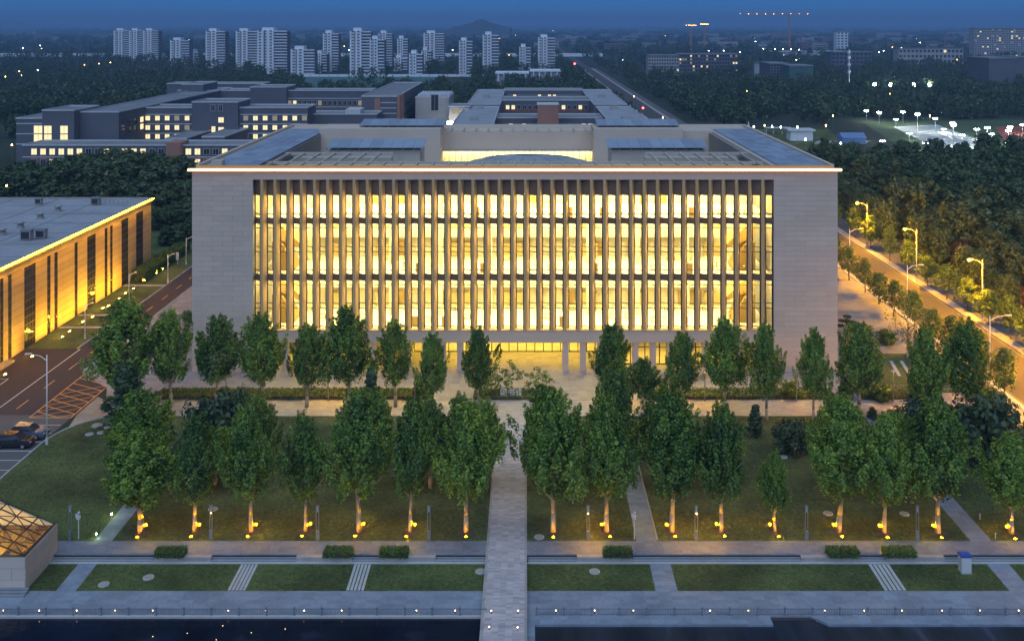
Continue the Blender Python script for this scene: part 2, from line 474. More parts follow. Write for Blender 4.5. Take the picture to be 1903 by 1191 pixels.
# upper lawns under the trees, between the crossing paths
UP = [(-59.6,-43.2),(-41.4,BX0-.25),(BX1+.25,11.0),(13.0,44.4),(46.5,62.5)]
LAWN_TOP = 131.2
corner = [(-59.6,Y_T1)] + [(-43.2,Y_T1),(-43.2,LAWN_TOP)] + [(-52.8,LAWN_TOP)] + \
         [(-52.8-6.8*math.sin(R(t)), LAWN_TOP-9*(1-math.cos(R(t)))) for t in range(10,91,10)]
struct(sheet('lawn', corner, -.02, M['grass']))
struct(sheet('lawn', rect(-41.4, BX0-.25, Y_T1, LAWN_TOP), -.02, M['grass_dry']))
struct(sheet('lawn', rect(BX1+.25, 11.0, Y_T1, LAWN_TOP), -.02, M['grass_dry']))
struct(sheet('lawn', rect(13.0, 44.4, Y_T1, LAWN_TOP), -.02, M['grass_dry']))
struct(sheet('lawn', rect(46.5, 62.5, Y_T1, LAWN_TOP), -.02, M['grass']))
struct(sheet('path', rect(-43.2, -41.4, Y_T1, 112), -.012, M['paving']))
struct(sheet('path', rect(11.0, 13.0, Y_T1, LAWN_TOP), -.012, M['paving']))
struct(sheet('path', rect(44.4, 46.5, Y_T1, LAWN_TOP), -.012, M['paving']))
MB().box(13.003, 13.2, Y_T1, 118, -.05, .08).build('path_kerb', M['concrete'], terrace_r)

# walk in front of the library, planted verge, plaza
struct(sheet('walk', [(-56,131.2),(63,131.2),(63,136.5),(-57.5,136.5)], .004, M['paving_warm']))
struct(sheet('plaza', [(-57.6,136.5),(66.4,136.5),(66.4,225),(46.2,225),(46.2,149),(-49.6,149),(-49.6,215),(-65.9,215),(-65.9,147.6),(-59.5,141.2)], .008, M['plaza']))
struct(sheet('colonnade_floor', rect(-49.0, 45.6, 149, 166), .012, M['plaza']))
# joints between the big plaza slabs are real gaps: slab strips laid 8 mm proud
slab_par = bpy.data.objects['plaza']
px_ = -64
sm = MB().box(-1.47, 1.47, -1.47, 1.47, 0, .010).mesh('paving_slab', M['plaza'])
cnt = 0
for yb in np.arange(141.8, 148, 3.0):
    for xb in np.arange(-48, 62, 3.0):
        if cnt < 90: obj('paving_slab', sm, slab_par, Vector((xb, yb, .008))); cnt += 1

# left: drive, hatched zone, parking court
struct(sheet('car_park', rect(-110, -59.75, 96, 131.5), .0, M['asphalt_grey']))
road_l = struct(sheet('drive', [(-71.2,131.5),(-59.6,131.5),(-59.6,141.2),(-66,147.5),(-66,215),(-60,221),(-50,222),(-50,228),(-71.2,228)], .004, M['asphalt']))
struct(sheet('forecourt', rect(-112, -71.2, 131.5, 158.3), .004, M['asphalt']))
kl = MB(); 
MB().box(-71.45, -71.25, 158.3, 226, -.02, .13).build('kerb', M['kerb'], road_l)
MB().box(-65.95, -65.75, 148, 214, -.02, .12).build('kerb', M['kerb'], road_l)
pts = [(-59.62, 96)] + [(-52.8-6.8*math.sin(R(t)), LAWN_TOP-9*(1-math.cos(R(t)))) for t in range(90,-1,-10)]
k = MB()
for (a, b) in zip(pts[:-1], pts[1:]):
    d = Vector((b[0]-a[0], b[1]-a[1], 0)).normalized(); nrm = Vector((-d.y, d.x, 0))*.18
    k.prism([a, b, (b[0]+nrm.x, b[1]+nrm.y), (a[0]+nrm.x, a[1]+nrm.y)], -.02, .1)
k.build('kerb', M['kerb'], road_l)
struct(sheet('walk', [(-59.4,131.6)] + [(-52.8-6.6*math.sin(R(t)), LAWN_TOP+.1-8.8*(1-math.cos(R(t)))) for t in (60,45,30,15,0)] + [(-52.8,136.4),(-57.5,136.4),(-59.4,138.0)], .010, M['plaza']))
def line(par, a, b, w, m, z=.010):
    a, b = Vector((*a, 0)), Vector((*b, 0))
    d = (b-a).normalized(); n_ = Vector((-d.y, d.x, 0))*w/2
    return MB().quad(*[(v.x, v.y, z) for v in (a-n_, b-n_, b+n_, a+n_)]).build('lane_marking', m, par)
line(road_l, (-70.9, 110), (-70.9, 158.2), .14, M['white_paint'])
yy = 126.0
while yy < 215:
    if yy > 131.6: line(road_l, (-68.4, yy), (-68.4, yy + 3.2), .16, M['yellow_paint'])
    yy += 7.6
# yellow hatching
hx0, hx1 = -65.2, -59.75
line(road_l, (hx0, 130.6), (hx0, 147.2), .16, M['yellow_paint'], .012)
line(road_l, (hx0, 130.6), (hx1, 130.6), .16, M['yellow_paint'], .012)
line(road_l, (hx1, 130.6), (hx1, 141.1), .16, M['yellow_paint'], .012)
for i in range(8):
    y0 = 130.6 + i*2.1
    a = (hx0, y0 + 2.1); b = (hx1, y0 - 3.0 + 2.1)
    if b[1] < 130.6:
        t = (a[1]-130.6)/(a[1]-b[1]); b = (hx0 + (hx1-hx0)*t, 130.6)
    line(road_l, a, b, .15, M['yellow_paint'], .014)
    a = (hx1, y0 + 1.2); b = (hx0, y0 - 2.2)
    if i < 6:
        if b[1] < 130.6:
            t = (a[1]-130.6)/(a[1]-b[1]); b = (hx1 + (hx0-hx1)*t, 130.6)
        line(road_l, a, b, .13, M['yellow_paint'], .016)
park = bpy.data.objects['car_park']
for yy in (112.6, 115.2, 117.8, 120.4, 123.0, 125.6, 128.2):
    line(park, (-65.6, yy), (-59.9, yy), .12, M['white_paint'])
line(park, (-65.6, 100), (-65.6, 129.5), .12, M['white_paint'])
fc = bpy.data.objects['forecourt']
for yy in (139.5, 142.2, 144.9):
    line(fc, (-80.5, yy), (-75.4, yy), .12, M['white_paint'])
line(fc, (-75.4, 136), (-75.4, 145), .12, M['white_paint'])

# lawn strips along the hall on the left, with footpaths across
for a, b in ((158.4,169.0),(170.2,176.2),(177.4,196.2),(197.6,226)):
    struct(MB().box(-79.6, -71.46, a, b, -.05, .06).build('lawn', M['grass']))
for a, b in ((169.0,170.2),(176.2,177.4),(196.2,197.6)):
    struct(MB().box(-79.6, -71.46, a + .003, b - .003, -.05, .03).build('path', M['concrete']))
struct(sheet('lawn', [(-71.2,228.1),(-50,228.1),(-50,250),(-120,250),(-120,214),(-80,214),(-80,228)], .0, M['grass']))

# right: garden, avenue running to the horizon
road_r = struct(sheet('avenue', rect(67.3, 77.6, 60, 2500), .004, M['asphalt_road']))
struct(MB().box(66.4, 67.3, 60, 1200, -.05, .12).build('kerb', M['kerb']))
struct(MB().box(77.6, 79.4, 60, 1200, -.05, .12).build('planting_strip', M['paving_warm']))
struct(sheet('footway', rect(79.4, 84.2, 60, 1200), .03, M['asphalt_grey']))
struct(sheet('pavement', rect(62.6, 66.4, 60, 136.4), .02, M['plaza']))
struct(sheet('side_street', rect(84.2, 112, 231, 236), .02, M['asphalt_road']))
line(road_r, (67.75, 60), (67.75, 700), .12, M['worn_paint'])
line(road_r, (77.1, 60), (77.1, 700), .12, M['worn_paint'])
yy = 100
while yy < 330:
    line(road_r, (72.4, yy), (72.4, yy + 4), .15, M['yellow_paint']); yy += 9.5
for i in range(5):
    MB().box(68.2 + i*.0, 68.9, 119 + i*.9, 119.5 + i*.9, .005, .012).build('lane_marking', M['white_paint'], road_r)
# garden beside the library's right corner
struct(MB().box(50.5, 64.0, 139.5, 156.0, -.05, .07).build('garden_bed', M['grass']))
for i in range(6):
    a = 54.5 + i*1.6
    struct(MB().prism([(a,146.0),(a+.5,146.0),(a+1.6,152.5),(a+1.1,152.5)], .0, .10).build('stepping_strip', M['kerb']))
struct(sheet('terrace_ramp', rect(46.6, 63.5, 136.6, 139.4), .02, M['plaza']))
M['fin_fill_light'] = emit('fin_fill_light', (1.0,0.66,0.15), 130.0)
M['stair'] = mat('walnut_stair', (0.38,0.26,0.08), .7, .1)

# ================================================================== THE LIBRARY
LX0, LX1, LY0, LY1, LZ = -49.7, 46.3, 148.0, 211.0, 30.0
OX0, OX1, OZ0, OZ1 = -40.64, 36.80, 6.04, 28.5
lib = thing('library', 'pale stone library with tall fins and a glowing yellow glass front', 'building', ((LX0+LX1)/2, LY0, 0))
MB().box(LX0, OX0, LY0 + .06, LY1, 0, LZ - .2).build('wing_wall', M['stone_back'], lib)
MB().box(OX1, LX1, LY0 + .06, LY1, 0, LZ - .2).build('wing_wall', M['stone_back'], lib)
wings = [o for o in lib.children if o.name.startswith('wing_wall')]
# granite panels on the wings, running bond, one object each
def panels(par, x0, x1, z0, z1, yf, rowh, n):
    w = (x1 - x0) / n
    full = MB().box(-w/2 + .012, w/2 - .012, -.03, .03, .014, rowh - .014).mesh('granite_panel', M['stone'])
    half = MB().box(-w/4 + .012, w/4 - .012, -.03, .03, .014, rowh - .014).mesh('granite_panel', M['stone'])
    rows = int(round((z1 - z0) / rowh))
    for r in range(rows):
        z = z0 + r * rowh
        if r % 2 == 0:
            for i in range(n): obj('granite_panel', full, par, Vector((x0 + w*(i+.5), yf, z)) - wloc(par))
        else:
            obj('granite_panel', half, par, Vector((x0 + w*.25, yf, z)) - wloc(par))
            for i in range(n-1): obj('granite_panel', full, par, Vector((x0 + w*(i+1), yf, z)) - wloc(par))
            obj('granite_panel', half, par, Vector((x1 - w*.25, yf, z)) - wloc(par))
panels(wings[0], LX0, OX0, 0, LZ - .2, LY0 + .03, .745, 3)
panels(wings[1], OX1, LX1, 0, LZ - .2, LY0 + .03, .745, 3)
# fascia over the fins, beam under them
MB().box(OX0, OX1, LY0 + .01, LY0 + 1.6, OZ1, LZ - .2).build('fascia', M['stone'], lib)
MB().box(OX0, OX1, LY0 + .01, LY0 + 1.9, 4.3, OZ0).build('base_beam', M['stone'], lib)
MB().box(OX0, OX1, LY0 - .06, LY0 + 1.2, OZ0 + .003, OZ0 + .12).build('sill', M['stone_fin'], lib)
MB().box(LX0 - .25, LX1 + .25, LY0 - .2, LY0 + 1.7, LZ - .2, LZ).build('cornice', M['stone'], lib)
MB().box(LX0 - .45, LX1 + .45, LY0 - .44, LY0 - .205, LZ - .22, LZ + .24).build('light_halo', M['led_halo'], lib)  # glowing amber box put in for the halo round the light strip
MB().box(LX0 - .46, LX1 + .46, LY0 - .50, LY0 - .443, LZ - .10, LZ + .13).build('light_strip', M['led'], lib)
MB().box(LX0 + .55, LX1 - .55, LY0 + .35, LY0 + .65, LZ + .003, LZ + .55).build('glow_parapet', M['stone_fin'], lib)  # low upstand added behind the strip to catch its orange glow
# fins
NF = 39
FX = [-39.16 + i * (35.36 + 39.16) / (NF - 1) for i in range(NF)]
fin = MB().prism([(-.38,0),(.0,0),(.36,.86),(.36,1.10),(.22,1.10),(-.38,.50)], OZ0 + .12, OZ1).mesh('fin', M['stone_fin'])
for x in FX: obj('fin', fin, lib, Vector((x, LY0 + .02, 0)) - wloc(lib))
# sawtooth glazing in every bay, three bands with transoms, dark spandrels between
ZB = lambda y: CAM_H - (y - PY) * (LY0 + 1.0) / FPX
bands = [(ZB(404.6), ZB(361.6), [396.0, 398.0]), (ZB(509), ZB(414.5), [423, 457.5, 467, 500.5]), (ZB(613), ZB(519.6), [528, 562, 571.5, 605])]
spans = [(ZB(361.6), OZ1), (ZB(414.5), ZB(404.6)), (ZB(519.6), ZB(509))]
edges = [(OX0 + .02, FX[0] - .382)] + [(FX[i] + .362, FX[i+1] - .382) for i in range(NF-1)] + [(FX[-1] + .362, OX1 - .02)]
YL_, YR_ = LY0 + 1.05, LY0 + .42
for (a, b) in edges:
    for (z0, z1, tr) in bands:
        w = b - a
        p = MB().quad((a, YL_, z0), (b, YR_, z0), (b, YR_, z1), (a, YL_, z1)).build('window_pane', M['glass'], lib)
        t = MB()
        def bar(za, zb): t.add([(a,YL_-.05,za),(b,YR_-.05,za),(b,YR_+.03,za),(a,YL_+.03,za),(a,YL_-.05,zb),(b,YR_-.05,zb),(b,YR_+.03,zb),(a,YL_+.03,zb)],
                 [(3,2,1,0),(4,5,6,7),(0,1,5,4),(1,2,6,5),(2,3,7,6),(3,0,4,7)])
        for y in tr: bar(ZB(y) - .05, ZB(y) + .05)
        bar(z0, z0 + .07); bar(z1 - .07, z1)
        t.box(a, a + .14, YL_ - .10, YL_ + .04, z0, z1); t.box(b - .17, b, YR_ - .06, YR_ + .10, z0, z1)
        t.build('transom', M['dark_frame'], p)
    for (z0, z1) in spans:
        MB().add([(a,YL_-.04,z0),(b,YR_-.04,z0),(b,YR_+.3,z0),(a,YL_+.3,z0),(a,YL_-.04,z1),(b,YR_-.04,z1),(b,YR_+.3,z1),(a,YL_+.3,z1)],
                 [(3,2,1,0),(4,5,6,7),(0,1,5,4),(1,2,6,5),(2,3,7,6),(3,0,4,7)]).build('spandrel', M['dark_glass'], lib)
# the lit reading halls behind the glass
YB = 162.0
for z in (OZ0 - .35, ZB(514.3) - .15, ZB(409.5) - .15):
    MB().box(OX0 + .01, OX1 - .01, LY0 + 1.95, YB, z, z + .35).build('floor_slab', M['inner_floor'], lib)
MB().box(OX0 + .01, OX1 - .01, YB + .01, YB + .4, 0, 29).build('inner_wall', M['inner_wall'], lib)
MB().box(OX0 + .012, OX1 - .012, LY0 + 1.62, YB, ZB(361.6) + .05, ZB(361.6) + .4).build('hall_ceiling', M['inner_wall'], lib)
for z0, z1 in ((OZ0, ZB(514.3)-.17), (ZB(514.3)+.2, ZB(409.5)-.17), (ZB(409.5)+.2, ZB(361.6)+.03)):
    for i in range(6):
        y = LY0 + 3.0 + i*1.9
        MB().box(OX0 + 1, OX1 - 1, y, y + .8, z1 - .06, z1 - .01).build('ceiling_light', M['ceiling_light'], lib)
# unseen fill light lines added just inside the glass to gild the fins
for zc in (ZB(361.6) - .05, ZB(414.5) - .08, ZB(519.6) - .08):
    MB().box(OX0 + .3, OX1 - .3, LY0 + 1.75, LY0 + 1.92, zc - .05, zc).build('fin_fill_light', M['fin_fill_light'], lib)
# mezzanine galleries with shelves, and the raked stairs at both ends
for z0 in (OZ0, ZB(514.3) + .2):
    MB().box(OX0 + 6, OX1 - 6, YB - 3.0, YB, z0 + 3.6, z0 + 3.9).build('gallery', M['inner_floor'], lib)
    MB().box(OX0 + 6, OX1 - 6, YB - 3.05, YB - 2.95, z0 + 3.9, z0 + 4.9).build('gallery_rail', M['inner_wall'], lib)
    for i in range(16):
        if i % 5 in (1, 3, 4): continue
        x = OX0 + 8 + i*4.1
        MB().box(x, x + 3.2, YB - .5, YB - .01, z0 + .01, z0 + 2.1).build('bookshelf', M['shelf'], lib)
        MB().box(x, x + 3.2, YB - .5, YB - .01, z0 + 3.91, z0 + 5.6).build('bookshelf', M['shelf'], lib)
    for sx, s in ((OX0 + .6, 1), (OX1 - .6, -1)):
        mm = MB()
        a, b = sx + s*1.2, sx + s*4.6
        mm.add([(a,LY0+4,z0+.02),(b,LY0+4,z0+.02),(b,LY0+4,z0+.5),(a+s*1.6,LY0+4,z0+4.0),(a,LY0+4,z0+4.4),
                (a,LY0+8,z0+.02),(b,LY0+8,z0+.02),(b,LY0+8,z0+.5),(a+s*1.6,LY0+8,z0+4.0),(a,LY0+8,z0+4.4)],
               [(0,1,2,3,4),(9,8,7,6,5),(0,5,6,1),(1,6,7,2),(2,7,8,3),(3,8,9,4),(4,9,5,0)])
        mm.build('stair_flight', M['stair'], lib)
        mm = MB()
        mm.add([(a,LY0+4.4,z0+5.0),(b+s*1.2,LY0+4.4,z0+3.2),(b+s*1.2,LY0+4.4,z0+3.7),(a+s*1.0,LY0+4.4,z0+7.0),(a,LY0+4.4,z0+7.0),
                (a,LY0+8,z0+5.0),(b+s*1.2,LY0+8,z0+3.2),(b+s*1.2,LY0+8,z0+3.7),(a+s*1.0,LY0+8,z0+7.0),(a,LY0+8,z0+7.0)],
               [(0,1,2,3,4),(9,8,7,6,5),(0,5,6,1),(1,6,7,2),(2,7,8,3),(3,8,9,4),(4,9,5,0)])
        mm.build('stair_flight', M['stair'], lib)
# columns, reading desks and dark door openings inside, so that bays differ
rl = random.Random(12)
for z0, z1 in ((OZ0, ZB(514.3)-.18), (ZB(514.3)+.2, ZB(409.5)-.18), (ZB(409.5)+.2, ZB(361.6)+.02)):
    for i in range(10):
        x = OX0 + 3.9 + i*7.75
        MB().tube((x, 156.5, z0 + .01), (x, 156.5, z1 - .07), .32, .32, 10).build('inner_column', M['inner_wall'], lib)
    for i in range(22):
        x = OX0 + 5 + i*3.2 + rl.uniform(-.6,.6); y = rl.choice((152.2, 154.0, 158.2))
        if rl.random() < .72:
            MB().box(x, x + rl.uniform(1.6,2.4), y, y + .8, z0 + .70, z0 + .75).box(x + .1, x + .2, y + .1, y + .7, z0 + .01, z0 + .699).box(x + 1.4, x + 1.5, y + .1, y + .7, z0 + .01, z0 + .699).build('reading_desk', M['shelf'], lib)
    for i in range(7):
        x = OX0 + 8 + rl.uniform(0, 62)
        MB().box(x, x + rl.uniform(1.0,2.6), YB - .06 - .013*i, YB - .003, z0 + .02, z0 + 2.3).build('doorway', M['stair'], lib)
    for i in range(5):
        x = OX0 + 6 + rl.uniform(0, 64)
        MB().box(x, x + rl.uniform(.7,1.3), 150.4 - .021*i, 150.55 + .017*i, z0 + .02, z0 + 1.5).build('display_board', M['shelf'], lib)
# ground floor: colonnade and lit entrance
cxs = [1051 + 32.6*i for i in range(12)] + [855 - 32.6*i for i in range(12)]
colm = MB().box(-.46, .46, 0, .9, 0, 4.3).mesh('column', M['stone'])
for c in cxs:
    x = XA(c, LY0)
    if OX0 + .6 < x < OX1 - .6: obj('column', colm, lib, Vector((x, LY0 + .25, .01)) - wloc(lib))
ex0, ex1 = XA(770, 157), XA(1122, 157)
def glazed(x0, x1, y, n, zt=4.28):
    w = (x1 - x0)/n
    for i in range(n):
        p = MB().quad((x0+w*i, y, .02), (x0+w*(i+1), y, .02), (x0+w*(i+1), y, zt), (x0+w*i, y, zt)).build('lobby_pane', M['glass'], lib)
        t = MB().box(x0+w*i - .07, x0+w*i + .07, y - .08, y + .06, .02, zt)
        for z in (.02, 2.6, zt - .14): t.box(x0+w*i + .072, x0+w*(i+1) - .072, y - .07, y + .05, z, z + .13)
        t.build('door_frame', M['dark_frame'], p)
glazed(ex0, ex1, 157.0, 22)
glazed(OX0 + .1, ex0 - .3, 151.2, 22); glazed(ex1 + .3, OX1 - .1, 151.2, 22)
MB().box(ex0 - .25, ex0 - .02, 151.2, 157, .02, 4.29).build('lobby_wall', M['inner_wall'], lib)
MB().box(ex1 + .02, ex1 + .25, 151.2, 157, .02, 4.29).build('lobby_wall', M['inner_wall'], lib)
MB().box(OX0 + .02, OX1 - .02, LY0 + 1.92, YB, 4.30, 4.6).build('lobby_ceiling', M['inner_wall'], lib)
for x0, x1, y0 in ((ex0 + .5, ex1 - .5, 157.6), (OX0 + 1, ex0 - 1, 152), (ex1 + 1, OX1 - 1, 152)):
    for i in range(3):
        MB().box(x0, x1, y0 + i*1.5, y0 + i*1.5 + .5, 4.22, 4.28).build('ceiling_light', M['lobby_light'], lib)
for i in range(6):
    x = ex0 + (ex1-ex0)*(i+.5)/6
    MB().box(x - 1.1, x + 1.1, 153.2, 154.0, 4.24, 4.29).build('soffit_light', M['lobby_light'], lib)

# roof: side decks with solar panels, courtyard walls, pergola
MB().box(LX0, -41, LY0 + 1.71, LY1, LZ - .2, LZ).build('roof_deck', M['stone_roof'], lib)
MB().box(37.5, LX1, LY0 + 1.71, LY1, LZ - .2, LZ).build('roof_deck', M['stone_roof'], lib)
MB().box(-40.99, 37.49, 206.5, LY1, 24, LZ).build('rear_block', M['stone_roof'], lib)
MB().box(-40.99, 37.49, YB + .42, 206.49, 0, 23.6).build('core', M['stone_roof'], lib)
MB().box(-40.99, 37.49, LY0 + 1.72, YB + .41, 26.7, 26.9).build('hall_roof', M['stone_roof'], lib)
for x0, x1 in ((LX0, LX0 + .5), (LX1 - .5, LX1)):
    MB().box(x0, x1, LY0 + 1.72, LY1, LZ + .003, LZ + .5).build('parapet', M['stone'], lib)
MB().box(LX0 + .51, LX1 - .51, LY1 - .5, LY1, LZ + .003, LZ + .5).build('parapet', M['stone'], lib)
sp = MB().box(-.93, .93, -1.42, 1.42, 0, .05).mesh('solar_panel', M['solar'])
for x0, n in ((-48.4, 4), (38.3, 4)):
    for i in range(n):
        for j in range(18):
            obj('solar_panel', sp, lib, Vector((x0 + .95 + i*1.9, 152.5 + j*2.98 + (.0 if i else 0), LZ + .12)) - wloc(lib))
# courtyard: rear wall with the lit strip window, side blocks
CY = 203.0
cx0, cx1 = -17.0, 13.4
MB().box(cx0, cx1, CY, 206.48, 26.0, 30.05).build('court_wall', M['stone'], lib)
MB().box(cx0, cx1, CY + 2, 206.48, 23.62, 25.99).build('court_back', M['inner_wall'], lib)
MB().box(cx0 + .2, cx1 - .2, CY + .6, CY + 1.8, 25.9, 25.98).build('ceiling_light', M['ceiling_light'], lib)
n = 24; w = (cx1 - cx0)/n
for i in range(n):
    p = MB().quad((cx0+w*i, CY + .1, 23.62), (cx0+w*(i+1), CY + .1, 23.62), (cx0+w*(i+1), CY + .1, 25.99), (cx0+w*i, CY + .1, 25.99)).build('court_pane', M['glass'], lib)
    MB().box(cx0+w*i - .05, cx0+w*i + .05, CY, CY + .15, 23.62, 25.99).build('mullion', M['dark_frame'], p)
MB().box(cx0 - .1, cx1 + .1, CY - .25, CY - .003, 25.8, 26.15).build('court_ledge', M['concrete'], lib)
for i in range(12):
    x = cx0 + 1.6 + i*2.5
    MB().box(x, x + .25, CY - 3.0, CY + 3.2, 30.06, 30.35).build('pergola_beam', M['stone_roof'], lib)
MB().box(-40.98, cx0 - .003, 197, 206.47, 23.62, 31.0).build('side_block', M['stone'], lib)
MB().box(cx1 + .003, 31.0, 197, 206.47, 23.62, 31.0).build('side_block', M['stone'], lib)
MB().box(31.01, 37.48, 200.5, 206.47, 23.62, 30.2).build('side_block', M['stone'], lib)
# penthouses with tilted solar tables
def table(x0, x1, y0, y1, z0, z1, n):
    w = (x1 - x0)/n
    for i in range(n):
        a, b = x0 + w*i + .02, x0 + w*(i+1) - .02
        MB().add([(a,y0,z0),(b,y0,z0),(b,y1,z1),(a,y1,z1),(a,y0,z0+.12),(b,y0,z0+.12),(b,y1,z1+.12),(a,y1,z1+.12)],
                 [(3,2,1,0),(4,5,6,7),(0,1,5,4),(1,2,6,5),(2,3,7,6),(3,0,4,7)]).build('solar_table', M['solar'], lib)
        MB().box(a + .1, a + .22, y0 + .3, y0 + .42, z0 - .5, z0 + .02).build('table_leg', M['grey_metal'], lib)
MB().box(-35.6, -19.2, 179.5, 188, 23.62, 29.0).build('penthouse', M['stone_roof'], lib)
MB().box(15.4, 32.2, 179.5, 188, 23.62, 29.0).build('penthouse', M['stone_roof'], lib)
table(-36.0, -18.4, 178.5, 184.5, 29.45, 30.3, 9)
table(14.6, 32.6, 178.5, 184.5, 29.45, 30.3, 9)
table(-33.5, -16.5, 199.5, 206, 31.35, 32.0, 9)
table(14.2, 30.8, 199.5, 206, 31.35, 32.0, 9)
# pergola over the front of the court
MB().box(-40.98, 37.48, 157.0, 157.5, 29.55, 29.95).build('pergola_girder', M['stone_roof'], lib)
for i in range(31):
    x = -40.2 + i*2.55
    MB().box(x, x + .28, LY0 + 1.72, 156.99, 29.6, 29.93).build('pergola_beam', M['stone_roof'], lib)
for x0, x1 in ((-40.98, -22.5), (20.0, 37.48)):
    MB().box(x0, x1, 168.3, 168.9, 29.45, 29.95).build('pergola_girder', M['stone_roof'], lib)
    k = int((x1-x0)/2.55)
    for i in range(k + 1):
        x = x0 + .8 + i*2.55
        if x < x1 - .3: MB().box(x, x + .28, 157.51, 168.29, 29.6, 29.93).build('pergola_beam', M['stone_roof'], lib)
    MB().box(x0 + .6, x1 - .8, 172.0, 174.4, 26.92, 28.6).build('plant_housing', M['stone_roof'], lib)
    for i in range(4):
        MB().box(x0 + 1.6 + i*4.2, x0 + 3.9 + i*4.2, 164.2, 166.6, 26.92, 28.3).build('roof_unit', M['concrete'], lib)
# glass dome in the court
d = MB(); nu, nv = 36, 6
for j in range(nv + 1):
    t = R(90*j/nv)
    for i in range(nu):
        a = 2*math.pi*i/nu
        d.V.append((0.4 + 15*math.cos(t)*math.cos(a), 183 + 9*math.cos(t)*math.sin(a), 23.6 + 4.1*math.sin(t)))
for j in range(nv):
    for i in range(nu):
        d.F.append((j*nu+i, j*nu+(i+1)%nu, (j+1)*nu+(i+1)%nu, (j+1)*nu+i))
d.build('dome', M['roof_gravel'], lib)
rb = MB()
for i in range(0, nu, 2):
    a = 2*math.pi*i/nu
    pts = [(0.4 + 15.08*math.cos(R(t))*math.cos(a), 183 + 9.08*math.cos(R(t))*math.sin(a), 23.6 + 4.16*math.sin(R(t))) for t in (0,30,60,88)]
    rb.path(pts, .07, 4)
stuff(rb.build('dome_rib', M['grey_metal'], lib))
o = MB().box(-47.6, -46.0, 150.4, 152, LZ + .19, LZ + 1.0).build('roof_hatch', M['stone_roof'], lib)
# tree planters in front of court window

# ================================================================== HALL ON THE LEFT
HX, HY0, HY1, HZ = -79.7, 138.0, 211.5, 14.5
hall = thing('lecture_hall', 'long buff stone hall washed in amber light at left edge', 'building', (HX - 20, HY0, 0))
wall_m = MB().box(HX - 60, HX - .06, HY0, HY1, 0, HZ - .25).build('wall', M['sandstone_joint'], hall)
wins = [(-30,-24),(-16,-9),(0,6),(15,21.5),(45,66),(87.6,93.7),(101,107),(138.6,144),(162,177.5),(194.5,199.5),(204.7,209),(226,238),(253,265.6)]
WY = [(147445/(978-a), 147445/(978-b)) for a, b in wins]
rowh = 1.18
rows = 12
def hall_panel(y0, y1, z0, z1):
    n = max(1, round((y1-y0)/3.6)); w = (y1-y0)/n
    for i in range(n):
        MB().box(HX - .055, HX + .0, y0 + w*i + .012, y0 + w*(i+1) - .012, z0 + .02, z1 - .02).build('stone_course', M['sandstone'], wall_m)
ztop = 13.0
prev = HY0
for (a, b) in WY + [(HY1, HY1)]:
    for r in range(11):
        if a - prev > .1:
            MB().box(HX - .055, HX, prev + .012, a - .012, r*rowh + .035, (r+1)*rowh - .035).build('stone_course', M['sandstone'], wall_m)
    prev = b
hall_panel(HY0, HY1, 11*rowh, HZ - .27)
for (a, b) in WY:
    p = MB().box(HX - .04, HX - .02, a, b, .1, ztop - .02).build('window', M['pane_dark'], hall)
    f = MB()
    f.box(HX - .019, HX + .02, a, a + .12, .1, ztop - .02); f.box(HX - .019, HX + .02, b - .12, b, .1, ztop - .02)
    for z in np.arange(1.2, 12.9, 1.25): f.box(HX - .019, HX + .01, a + .121, b - .121, z, z + .09)
    k = max(1, round((b-a)/1.0))
    for i in range(1, k): f.box(HX - .018, HX + .008, a + (b-a)*i/k - .03, a + (b-a)*i/k + .03, .1, ztop - .03)
    f.build('glazing_bar', M['dark_frame'], p)
MB().box(HX - 60, HX + .35, HY0, HY1 + .3, HZ - .25, HZ).build('roof', M['roof_gravel'], hall)
MB().box(HX - .2, HX + .38, HY0, HY1 + .3, HZ + .003, HZ + .32).build('parapet', M['concrete'], hall)
MB().box(HX - 60, HX - .21, HY1 - .15, HY1 + .3, HZ + .003, HZ + .4).build('parapet', M['concrete'], hall)
MB().box(HX + .385, HX + .56, HY0, HY1 + .3, HZ + .12, HZ + .25).build('light_strip', M['led_hall'], hall)
MB().box(HX + .002, HX + 1.4, HY0, 152.3, 0, .3).build('plinth', M['sandstone'], hall)
for x in np.arange(-128, -82, 9.5):
    MB().box(x, x + .12, HY0, HY1 - .2, HZ + .002, HZ + .03).build('roof_seam', M['asphalt_grey'], hall)
for y in np.arange(150, 210, 9.0):
    MB().box(HX - 60, HX - .3, y, y + .12, HZ + .002, HZ + .028).build('roof_seam', M['asphalt_grey'], hall)
# roof fans and ducts are bolted-on things of their own
def fan(px, py, s, kind, lab):
    p = P(px, py, HZ)
    t = thing('roof_fan' if kind else 'air_handler', lab, 'roof fan' if kind else 'ventilator', p, 'plant on the hall roof')
    if kind:
        MB().tube((0,0,0), (0,0,.5*s), .62*s, .62*s, 14).build('base', M['concrete'], t, loc=(0,0,0))
        MB().tube((0,0,.5*s), (0,0,.95*s), .50*s, .50*s, 14).build('housing', M['grey_metal'], t, True, (0,0,0))
        MB().tube((0,0,.95*s), (0,0,1.2*s), .78*s, .30*s, 14).build('cap', M['concrete'], t, True, (0,0,0))
    else:
        MB().box(-.8*s, .8*s, -.6*s, .6*s, .15, 1.5*s).build('casing', M['concrete'], t, loc=(0,0,0))
        MB().box(-.65*s, .65*s, -.62*s, -.605*s, .3, 1.35*s).build('louvre', M['pane_dark'], t, loc=(0,0,0))
        MB().box(-.9*s, .9*s, -.7*s, .7*s, 1.503*s, 1.62*s).build('lid', M['grey_metal'], t, loc=(0,0,0))
fan(4, 437, 1.0, 1, 'round roof fan at the far left edge of the hall roof')
fan(38, 424, 1.0, 1, 'round roof fan second from the left on the hall roof')
fan(75, 407, 1.0, 1, 'round roof fan in the middle of the hall roof')
